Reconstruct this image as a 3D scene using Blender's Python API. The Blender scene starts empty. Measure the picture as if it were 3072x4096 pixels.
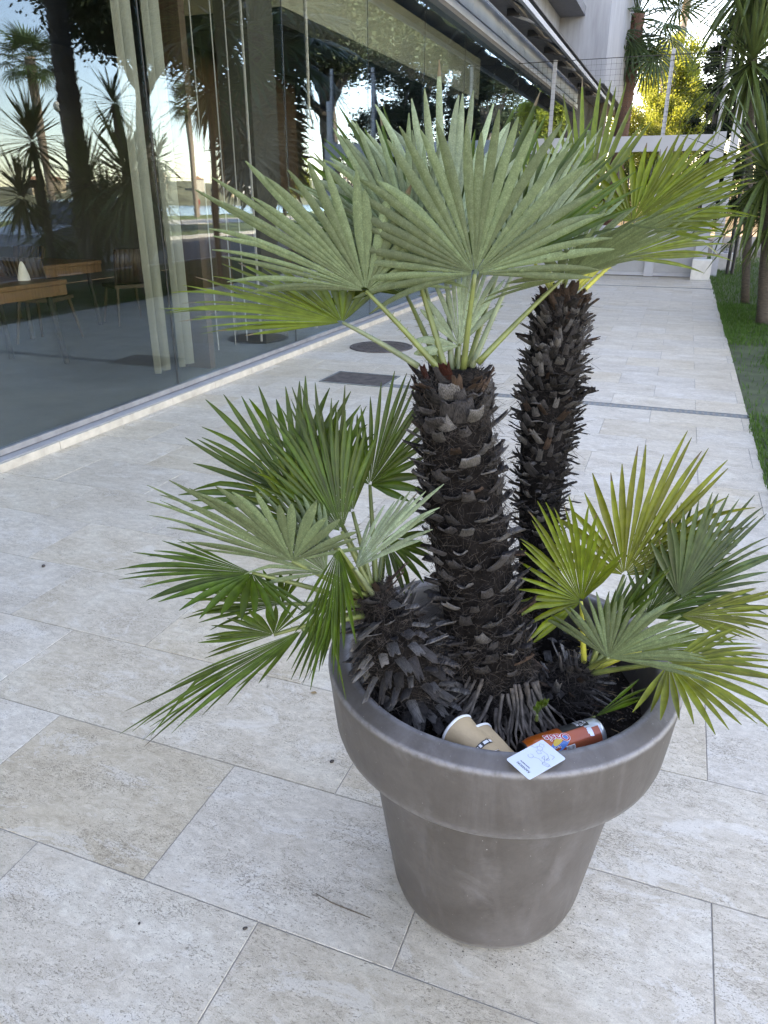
import bpy, bmesh, math, random
from mathutils import Vector, Matrix, noise as mn
random.seed(11)
S = bpy.context.scene
COL = S.collection
R = math.radians
U = random.uniform
V = Vector

# ---------------------------------------------------------------- camera, sky, sun, exposure
cam = bpy.data.cameras.new('camera'); cam.sensor_fit = 'VERTICAL'; cam.sensor_height = 36
cam.lens = 26.007; cam.clip_start = .05; cam.clip_end = 6000
co = bpy.data.objects.new('camera', cam); COL.objects.link(co)
co.location = (0, 0, 1.5); co.rotation_euler = (R(90-22.9), 0, R(20.8)); S.camera = co
EYE = V((0, 0, 1.5))
W = bpy.data.worlds.new('World'); S.world = W; W.use_nodes = True
nt = W.node_tree
sky = nt.nodes.new('ShaderNodeTexSky'); sky.sky_type = 'NISHITA'; sky.sun_disc = False
sky.sun_elevation = R(38); sky.sun_rotation = R(275); sky.air_density = 1.0; sky.dust_density = .1; sky.ozone_density = 2.2
nt.links.new(sky.outputs[0], nt.nodes['Background'].inputs[0]); nt.nodes['Background'].inputs[1].default_value = .15
sl = bpy.data.lights.new('sun', 'SUN'); sl.energy = 4.2; sl.angle = R(.6); sl.color = (1, .93, .82)
so = bpy.data.objects.new('sun', sl); COL.objects.link(so)
sd = V((math.sin(R(275))*math.cos(R(38)), math.cos(R(275))*math.cos(R(38)), math.sin(R(38))))
so.rotation_euler = sd.to_track_quat('Z', 'Y').to_euler(); so.location = sd*60
vs = S.view_settings; vs.view_transform = 'Standard'; vs.look = 'None'; vs.gamma = 1; vs.use_curve_mapping = False
vs.exposure = 3.15
vs.use_white_balance = True; vs.white_balance_temperature = 9500; vs.white_balance_tint = 25
S.render.engine = 'CYCLES'
S.cycles.max_bounces = 8; S.cycles.transparent_max_bounces = 12

# ---------------------------------------------------------------- materials
class NT:
    def __init__(s, name):
        s.m = bpy.data.materials.new(name); s.m.use_nodes = True; s.t = s.m.node_tree; s.b = s.t.nodes['Principled BSDF']; s.o = s.t.nodes['Material Output']
    def n(s, typ, **kw):
        x = s.t.nodes.new('ShaderNode'+typ)
        for k, v in kw.items():
            if k in x.inputs.keys(): x.inputs[k].default_value = v
            else: setattr(x, k, v)
        return x
    def l(s, a, b): s.t.links.new(a, b)
    def ramp(s, fac, stops):
        r = s.n('ValToRGB'); e = r.color_ramp.elements
        while len(e) < len(stops): e.new(.5)
        for k, (p, c) in zip(e, stops): k.position = p; k.color = (*c, 1) if len(c) == 3 else c
        s.l(fac, r.inputs[0]); return r.outputs[0]
    def mix(s, f, a, b, mode='MIX'):
        m = s.n('Mix', data_type='RGBA', blend_type=mode)
        for i, q in ((0, f), (6, a), (7, b)):
            if isinstance(q, (int, float)): m.inputs[i].default_value = q
            elif isinstance(q, tuple): m.inputs[i].default_value = (*q, 1)
            else: s.l(q, m.inputs[i])
        return m.outputs[2]
    def math(s, op, a, b=0.):
        m = s.n('Math', operation=op)
        for i, q in ((0, a), (1, b)):
            if isinstance(q, (int, float)): m.inputs[i].default_value = q
            else: s.l(q, m.inputs[i])
        return m.outputs[0]
    def noise(s, vec, scale, detail=4, rough=.55, dist=0.):
        x = s.n('TexNoise', Scale=scale, Detail=detail, Roughness=rough, Distortion=dist)
        if vec is not None: s.l(vec, x.inputs['Vector'])
        return x.outputs['Fac']
    def bump(s, h, strength=.3, dist=.01):
        b = s.n('Bump', Strength=strength, Distance=dist); s.l(h, b.inputs['Height']); s.l(b.outputs[0], s.b.inputs['Normal'])
    def col(s, c):
        if isinstance(c, tuple): s.b.inputs['Base Color'].default_value = (*c, 1)
        else: s.l(c, s.b.inputs['Base Color'])

def simple(name, c, rough=.5, metal=0., var=.25, scale=8., bump=0., spec=.5, scl=(1, 1, 1)):
    a = NT(name); g = a.n('NewGeometry'); mp = a.n('Mapping'); a.l(g.outputs['Position'], mp.inputs[0]); mp.inputs['Scale'].default_value = scl
    f = a.noise(mp.outputs[0], scale, 6, .6)
    lo = tuple(x*(1-var) for x in c); hi = tuple(min(1, x*(1+var)) for x in c)
    a.col(a.ramp(f, [(.3, lo), (.7, hi)])); a.b.inputs['Roughness'].default_value = rough; a.b.inputs['Metallic'].default_value = metal
    a.b.inputs['Specular IOR Level'].default_value = spec
    if bump: a.bump(a.noise(mp.outputs[0], scale*6, 4), bump, .005)
    return a.m

def leafmat(name, top, under, trans=.2, rough=.4):
    a = NT(name); g = a.n('NewGeometry'); oi = a.n('ObjectInfo'); at = a.n('Attribute', attribute_name='seg'); rnd = a.math('FRACT', a.math('ADD', oi.outputs['Random'], at.outputs['Fac']))
    f = a.noise(g.outputs['Position'], 45, 3); f2 = a.noise(g.outputs['Position'], 420, 2)
    t = a.ramp(f, [(.3, tuple(x*.7 for x in top)), (.7, tuple(x*1.3 for x in top))])
    f4 = a.math('ADD', a.math('MULTIPLY', f2, .45), a.math('MULTIPLY', a.noise(g.outputs['Position'], 70, 6, .75), .55))
    u = a.ramp(f4, [(.36, tuple(x*.68 for x in under)), (.52, under), (.66, tuple(x*1.42+.012 for x in under))])
    c = a.mix(g.outputs['Backfacing'], t, u)
    hs = a.n('HueSaturation'); a.l(c, hs.inputs['Color'])
    r = a.math('MULTIPLY_ADD', rnd, .62); a.t.nodes[-1].inputs[2].default_value = .70; a.l(r, hs.inputs['Value'])
    hu = a.math('MULTIPLY_ADD', rnd, .02); a.t.nodes[-1].inputs[2].default_value = .49; a.l(hu, hs.inputs['Hue'])
    a.col(hs.outputs[0]); 
    a.l(a.math('MULTIPLY_ADD', g.outputs['Backfacing'], .22), a.b.inputs['Roughness']); a.t.nodes[-1].inputs[2].default_value = rough
    a.b.inputs['Specular IOR Level'].default_value = .28
    tr = a.n('BsdfTranslucent'); a.l(a.mix(.5, hs.outputs[0], tuple(min(1, x*2.2) for x in top)), tr.inputs[0])
    mx = a.n('MixShader'); mx.inputs[0].default_value = trans
    a.l(a.b.outputs[0], mx.inputs[1]); a.l(tr.outputs[0], mx.inputs[2]); a.l(mx.outputs[0], a.o.inputs[0])
    return a.m

LM = {'silver': leafmat('leaf_silver', (.065, .10, .014), (.112, .146, .072)),
      'pale': leafmat('leaf_pale', (.085, .135, .03), (.20, .25, .15)),
      'green': leafmat('leaf_green', (.036, .066, .004), (.10, .135, .062)),
      'bright': leafmat('leaf_bright', (.088, .118, .009), (.115, .145, .045)),
      'yellow': leafmat('leaf_yellow', (.12, .132, .012), (.14, .155, .05)),
      'olive': leafmat('leaf_olive', (.07, .105, .012), (.12, .15, .055)),
      'blue': leafmat('leaf_blue', (.048, .076, .026), (.10, .13, .078)),
      'mixed': leafmat('leaf_mixed', (.045, .08, .006), (.15, .19, .115)),
      'yucca': leafmat('leaf_yucca', (.065, .098, .026), (.08, .115, .036), .15),
      'fan': leafmat('leaf_fan', (.05, .085, .03), (.07, .10, .04), .2)}
M_tip = simple('leaf_tip_dry', (.10, .072, .034), .7)
M_pet = simple('petiole_green', (.125, .15, .042), .45, var=.3, scale=25)
M_pety = simple('petiole_yellow', (.36, .35, .05), .45, var=.25, scale=25)
M_petg = simple('petiole_grey', (.16, .19, .10), .5, var=.3, scale=25)

def barkmat(name, c1, c2, rough=.85):
    a = NT(name); tc = a.n('TexCoord'); oi = a.n('ObjectInfo'); mp = a.n('Mapping'); a.l(tc.outputs['Object'], mp.inputs[0]); mp.inputs['Scale'].default_value = (9, 1.2, 3)
    f = a.noise(mp.outputs[0], 3.2, 5, .6); g = a.n('NewGeometry'); f3 = a.noise(g.outputs['Position'], 30, 3)
    c = a.ramp(a.math('ADD', a.math('MULTIPLY', f, .7), a.math('MULTIPLY', f3, .35)), [(.35, c1), (.68, c2)])
    hs = a.n('HueSaturation'); a.l(c, hs.inputs['Color']); r = a.math('MULTIPLY_ADD', oi.outputs['Random'], .9); a.t.nodes[-1].inputs[2].default_value = .55; a.l(r, hs.inputs['Value'])
    a.col(hs.outputs[0]); a.b.inputs['Roughness'].default_value = rough; a.b.inputs['Specular IOR Level'].default_value = .12; a.bump(f, .6, .2)
    return a.m
M_stub = barkmat('leaf_base_grey', (.010, .0085, .008), (.095, .087, .086))
M_stubl = barkmat('leaf_base_weathered', (.03, .027, .025), (.20, .188, .18))
M_stubb = barkmat('leaf_base_brown', (.020, .013, .010), (.105, .068, .050))
M_stubr = barkmat('leaf_base_red', (.035, .009, .006), (.10, .028, .018), .45)
M_core = simple('trunk_core', (.009, .0076, .007), .95, var=.5, scale=40, bump=.8, spec=.04)
M_fib = simple('trunk_fibre', (.045, .038, .034), .85, var=.8, scale=60, spec=.05)
M_root = simple('root_grey', (.085, .072, .063), .85, var=.6, scale=60, bump=.4, spec=.1)

def stonemat():
    a = NT('travertine'); g = a.n('NewGeometry'); oi = a.n('ObjectInfo')
    off = a.n('CombineXYZ'); a.l(a.math('MULTIPLY', oi.outputs['Random'], 37.), off.inputs[0]); a.l(a.math('MULTIPLY', oi.outputs['Random'], 91.), off.inputs[1])
    ad = a.n('VectorMath', operation='ADD'); a.l(g.outputs['Position'], ad.inputs[0]); a.l(off.outputs[0], ad.inputs[1]); p = ad.outputs[0]
    st = a.n('Mapping'); a.l(p, st.inputs[0]); st.inputs['Scale'].default_value = (1.0, 1.9, 1); st.inputs['Rotation'].default_value = (0, 0, .25); q = st.outputs[0]
    big = a.noise(q, 2.2, 12, .72, .7)
    c = a.ramp(big, [(.28, (.425, .378, .315)), (.42, (.462, .416, .353)), (.52, (.492, .450, .391)), (.60, (.525, .488, .432)), (.74, (.555, .522, .474))])
    med = a.noise(q, 24, 10, .78, .5)
    c = a.mix(.6, c, a.ramp(med, [(.36, (.40, .38, .35)), (.5, (.56, .555, .55)), (.64, (.74, .74, .74))]), 'OVERLAY')
    # white lime bloom patches with ragged edges
    wh = a.ramp(a.math('ADD', a.noise(q, 3.1, 12, .78, 1.0), a.math('MULTIPLY', med, .10)), [(.605, (0, 0, 0)), (.645, (1, 1, 1))]); c = a.mix(a.math('MULTIPLY', wh, .7), c, (.62, .595, .56))
    # pits, clustered and drawn out along the bedding
    pv = a.n('Mapping'); a.l(p, pv.inputs[0]); pv.inputs['Scale'].default_value = (1, 2.3, 1); pv.inputs['Rotation'].default_value = (0, 0, .25)
    pn = a.noise(pv.outputs[0], 130, 4, .65, 1.2); cl = a.noise(q, 4, 6, .7)
    pit = a.ramp(a.math('ADD', pn, a.math('MULTIPLY', cl, .42)), [(.785, (0, 0, 0)), (.84, (1, 1, 1))])
    pn2 = a.noise(pv.outputs[0], 48, 5, .7, 1.8); pit2 = a.ramp(a.math('ADD', pn2, a.math('MULTIPLY', cl, .30)), [(.80, (0, 0, 0)), (.84, (1, 1, 1))])
    pit = a.math('MAXIMUM', pit, pit2)
    c = a.mix(a.math('MULTIPLY', pit, .72), c, (.17, .145, .115))
    c = a.mix(1., c, (.965, .90, .795), 'MULTIPLY')
    fine = a.noise(p, 420, 2, .5); c = a.mix(.45, c, a.ramp(fine, [(.3, (.36, .36, .36)), (.7, (.64, .64, .64))]), 'OVERLAY')
    hs = a.n('HueSaturation'); a.l(c, hs.inputs['Color'])
    a.l(a.math('MULTIPLY_ADD', oi.outputs['Random'], .09), hs.inputs['Value']); a.t.nodes[-1].inputs[2].default_value = .97
    wn = a.n('TexWhiteNoise', noise_dimensions='1D'); a.l(oi.outputs['Random'], wn.inputs['W'])
    a.l(a.math('MULTIPLY_ADD', wn.outputs[0], .3), hs.inputs['Saturation']); a.t.nodes[-1].inputs[2].default_value = .78
    a.col(hs.outputs[0]); a.l(a.math('MULTIPLY_ADD', big, -.35), a.b.inputs['Roughness']); a.t.nodes[-1].inputs[2].default_value = .62
    a.b.inputs['Specular IOR Level'].default_value = .55
    h = a.math('ADD', a.math('MULTIPLY', med, .35), a.math('MULTIPLY', pit, -.8)); a.bump(h, .55, .004)
    return a.m
M_stone = stonemat()
M_mortar = simple('mortar', (.27, .247, .215), .9, var=.3, scale=30)

def potmat():
    a = NT('pot_resin'); g = a.n('NewGeometry'); p = g.outputs['Position']
    f = a.noise(p, 4.5, 6, .6, .5)
    mp = a.n('Mapping'); a.l(p, mp.inputs[0]); mp.inputs['Scale'].default_value = (7, 7, 1.6); d = a.noise(mp.outputs[0], 1.2, 6, .65, .8)
    c = a.ramp(f, [(.3, (.064, .054, .048)), (.7, (.094, .083, .077))])
    c = a.mix(a.ramp(d, [(.50, (0, 0, 0)), (.72, (.55, .55, .55))]), c, (.142, .131, .130))
    ck = a.ramp(a.noise(p, 7, 8, .7, 1.2), [(.54, (0, 0, 0)), (.70, (.32, .32, .32))]); c = a.mix(ck, c, (.18, .170, .174))
    c = a.mix(a.ramp(a.noise(p, 150, 2, .5), [(.74, (0, 0, 0)), (.78, (.8, .8, .8))]), c, (.36, .35, .34))
    sz = a.n('SeparateXYZ'); a.l(p, sz.inputs[0]); dz = a.math('MULTIPLY_ADD', a.noise(p, 9, 5, .7), .10); a.t.nodes[-1].inputs[2].default_value = -.03
    dirt = a.math('LESS_THAN', sz.outputs[2], dz); c = a.mix(a.math('MULTIPLY', dirt, .22), c, (.22, .20, .175))
    sp = a.noise(p, 60, 3, .7); c = a.mix(.35, c, a.ramp(sp, [(.3, (.38, .38, .38)), (.7, (.62, .62, .62))]), 'OVERLAY')
    # pale edges on the two lips: sky highlight painted into the colour
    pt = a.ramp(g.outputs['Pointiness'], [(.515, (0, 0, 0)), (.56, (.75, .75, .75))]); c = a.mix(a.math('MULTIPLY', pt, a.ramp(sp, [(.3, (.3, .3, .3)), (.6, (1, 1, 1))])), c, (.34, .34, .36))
    sc = a.n('TexVoronoi', Scale=9, feature='DISTANCE_TO_EDGE'); a.l(p, sc.inputs['Vector'])
    a.col(c); a.l(a.ramp(d, [(.4, (.42, .42, .42)), (.7, (.62, .62, .62))]), a.b.inputs['Roughness']); a.bump(a.noise(p, 90, 4), .12, .003)
    return a.m
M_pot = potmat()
M_soil = simple('potting_soil', (.018, .014, .012), .95, var=.6, scale=60, bump=.8, spec=.05)
M_grit = simple('grit', (.07, .064, .060), .9, var=.85, scale=120, spec=.1)

def glassmat():
    a = NT('solar_glass'); a.t.nodes.remove(a.b)
    fr = a.n('LayerWeight', Blend=.5); tr = a.n('BsdfTransparent', Color=(.88, .88, .83, 1)); gl = a.n('BsdfGlossy', Roughness=.0, Color=(.60, .81, 1, 1))
    g = a.n('NewGeometry'); mp = a.n('Mapping'); a.l(g.outputs['Position'], mp.inputs[0]); mp.inputs['Scale'].default_value = (1, .8, .35)
    b = a.n('Bump', Strength=.05, Distance=.02); a.l(a.noise(mp.outputs[0], 2.2, 2), b.inputs['Height']); a.l(b.outputs[0], gl.inputs['Normal'])
    mx = a.n('MixShader'); a.l(a.math('MULTIPLY_ADD', a.math('POWER', fr.outputs['Facing'], 3.2), .85), mx.inputs[0]); a.t.nodes[-1].inputs[2].default_value = .052
    a.l(tr.outputs[0], mx.inputs[1]); a.l(gl.outputs[0], mx.inputs[2]); a.l(mx.outputs[0], a.o.inputs[0])
    return a.m
M_glass = glassmat()
def cardmat(name, c, rough=.25):
    a = NT(name); a.col(c); a.b.inputs['Roughness'].default_value = rough; a.b.inputs['Coat Weight'].default_value = .3; return a.m
M_white = simple('white_paint', (.35, .36, .385), .45, var=.06, scale=3)
M_wallw = simple('render_wall', (.34, .345, .36), .8, var=.18, scale=2.2, scl=(3, 3, .35), bump=.1)
M_dark = simple('dark_metal', (.03, .03, .032), .45, var=.3)
M_alu = simple('aluminium_panel', (.68, .76, .86), .28, .15, var=.12, scale=1.2, scl=(1, 1, .3))
M_steel = simple('steel_rail', (.30, .30, .31), .4, .6, var=.25, scale=6)
M_lawnsoil = simple('lawn_soil', (.045, .058, .022), .95, var=.5, scale=4, bump=.5)
M_asph = simple('asphalt', (.055, .055, .058), .85, var=.25, scale=20, bump=.3)
M_kerb = simple('kerb_stone', (.38, .37, .35), .8, var=.2)
M_ground = simple('dry_ground', (.17, .14, .10), .95, var=.3, scale=.8)
M_iron = simple('cast_iron', (.085, .068, .06), .7, .3, var=.5, scale=14, bump=.5)
M_galv = simple('galvanised', (.17, .185, .18), .5, .5, var=.25, scale=30)
M_black = simple('black', (.012, .012, .013), .5, var=.2)
M_wood = simple('wood', (.20, .105, .05), .45, var=.3, scale=4, scl=(1, 8, 1))
M_woodd = simple('wood_dark', (.065, .036, .022), .6, var=.35, scale=2.5, scl=(6, 6, .5))
M_floor = simple('interior_floor', (.19, .185, .17), .5, var=.15, scale=3)
M_intd = simple('interior_dark', (.055, .055, .052), .8, var=.2, scale=2)
M_blind = simple('pale_bulkhead', (.36, .37, .31), .8, var=.1, scale=2)
M_curt = simple('curtain_cloth', (.29, .31, .285), .85, var=.1, scale=3)

# ---------------------------------------------------------------- mesh helpers
class MB:
    def __init__(s): s.v = []; s.f = []; s.mi = []; s.cur = 0; s.sg = []; s.sv = 0.
    def add(s, vs, fs):
        o = len(s.v); s.v += [tuple(v) for v in vs]
        for f in fs: s.f.append(tuple(i+o for i in f)); s.mi.append(s.cur); s.sg.append(s.sv)
    def box(s, x0, x1, y0, y1, z0, z1):
        s.add([(x0, y0, z0), (x1, y0, z0), (x1, y1, z0), (x0, y1, z0), (x0, y0, z1), (x1, y0, z1), (x1, y1, z1), (x0, y1, z1)],
              [(0, 3, 2, 1), (4, 5, 6, 7), (0, 1, 5, 4), (1, 2, 6, 5), (2, 3, 7, 6), (3, 0, 4, 7)]); return s
    def tube(s, pts, rad, n=8, cap=True):
        pts = [V(p) for p in pts]; rr = rad if isinstance(rad, (list, tuple)) else [rad]*len(pts)
        t0 = (pts[1]-pts[0]).normalized(); up = V((0, 0, 1)) if abs(t0.z) < .9 else V((1, 0, 0)); a = t0.cross(up).normalized(); vs = []
        for i, p in enumerate(pts):
            t = (pts[min(i+1, len(pts)-1)]-pts[max(i-1, 0)]).normalized(); a = (a-t*a.dot(t)).normalized(); b = t.cross(a)
            for k in range(n):
                an = 2*math.pi*k/n; vs.append(p+(a*math.cos(an)+b*math.sin(an))*rr[i])
        fs = [(i*n+k, i*n+(k+1) % n, (i+1)*n+(k+1) % n, (i+1)*n+k) for i in range(len(pts)-1) for k in range(n)]
        if cap: fs += [tuple(range(n-1, -1, -1)), tuple((len(pts)-1)*n+k for k in range(n))]
        s.add(vs, fs); return s
    def lathe(s, prof, c=(0, 0, 0), n=48, wob=0.):
        c = V(c); vs = []
        for r, z in prof:
            for k in range(n):
                an = 2*math.pi*k/n; vs.append((c.x+r*math.cos(an), c.y+r*math.sin(an), c.z+z))
        fs = [(i*n+k, i*n+(k+1) % n, (i+1)*n+(k+1) % n, (i+1)*n+k) for i in range(len(prof)-1) for k in range(n)]
        s.add(vs, fs); return s
    def sheet(s, pts, z=None):
        s.add([(p[0], p[1], p[2] if len(p) > 2 else z) for p in pts], [tuple(range(len(pts)))]); return s
    def mesh(s, name, mats, smooth=False):
        me = bpy.data.meshes.new(name); me.from_pydata(s.v, [], s.f); me.update()
        for m in (mats if isinstance(mats, (list, tuple)) else [mats]): me.materials.append(m)
        if any(s.mi): me.polygons.foreach_set('material_index', s.mi)
        if any(s.sg): me.attributes.new('seg', 'FLOAT', 'FACE').data.foreach_set('value', s.sg)
        if smooth: me.polygons.foreach_set('use_smooth', [True]*len(me.polygons))
        return me
    def obj(s, name, mats, parent=None, smooth=False, **kw): return link(name, s.mesh(name, mats, smooth), parent, **kw)

def link(name, data, parent=None, label=None, cat=None, group=None, kind=None, loc=None, mw=None):
    o = bpy.data.objects.new(name, data); COL.objects.link(o)
    if parent is not None: o.parent = parent
    if loc is not None: o.location = loc
    if mw is not None: o.matrix_basis = mw
    tag(o, label, cat, group, kind); return o
def tag(o, label=None, cat=None, group=None, kind=None):
    if label: o['label'] = label
    if cat: o['category'] = cat
    if group: o['group'] = group
    if kind: o['kind'] = kind
    return o
def thing(name, label, cat, group=None, loc=(0, 0, 0), rz=0):
    o = link(name, None, None, label, cat, group, loc=loc); o.rotation_euler.z = rz; o.empty_display_size = .1; return o
def copy_tree(o, parent=None, label=None):
    c = o.copy(); COL.objects.link(c)
    if parent is not None: c.parent = parent
    if label: c['label'] = label
    for ch in list(o.children): copy_tree(ch, c)
    return c
def bevel(o, w, seg=2):
    m = o.modifiers.new('b', 'BEVEL'); m.width = w; m.segments = seg; m.limit_method = 'ANGLE'; return o
def text_mesh(s, size, mat, align='CENTER', bold=0., res=3):
    cu = bpy.data.curves.new('t', 'FONT'); cu.body = s; cu.size = size; cu.align_x = align; cu.align_y = 'CENTER'; cu.resolution_u = res; cu.offset = bold
    o = bpy.data.objects.new('t', cu); COL.objects.link(o); dg = bpy.context.evaluated_depsgraph_get()
    me = bpy.data.meshes.new_from_object(o.evaluated_get(dg)); bpy.data.objects.remove(o); me.materials.clear(); me.materials.append(mat); return me

# ---------------------------------------------------------------- data: trunks (x,y,z,r) and fronds (hub, middle tip, side tip, span, count, face, look, stalk foot)
TRUNKS={
'A':[(-0.203, 1.224, 0.524, 0.0702), (-0.23, 1.243, 0.616, 0.0729), (-0.265, 1.259, 0.719, 0.0753), (-0.303, 1.278, 0.857, 0.074), (-0.331, 1.294, 0.993, 0.0718), (-0.348, 1.294, 1.111, 0.0646), (-0.358, 1.297, 1.175, 0.0608), (-0.363, 1.3, 1.213, 0.0474)],
'B':[(-0.177, 1.478, 0.525, 0.0439), (-0.219, 1.573, 0.795, 0.0436), (-0.23, 1.63, 0.933, 0.0506), (-0.238, 1.7, 1.067, 0.0614), (-0.241, 1.753, 1.175, 0.0581), (-0.242, 1.794, 1.253, 0.0494), (-0.243, 1.811, 1.293, 0.0353)],
'C':[(-0.352, 1.147, 0.556, 0.0648), (-0.374, 1.155, 0.606, 0.0719), (-0.402, 1.157, 0.673, 0.0697), (-0.429, 1.16, 0.74, 0.0532), (-0.451, 1.158, 0.793, 0.0313), (-0.461, 1.156, 0.822, 0.0141)],
'D':[(-0.111, 1.279, 0.543, 0.0594), (-0.092, 1.302, 0.578, 0.0514), (-0.07, 1.32, 0.612, 0.032), (-0.057, 1.328, 0.632, 0.0128)],
}
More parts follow.
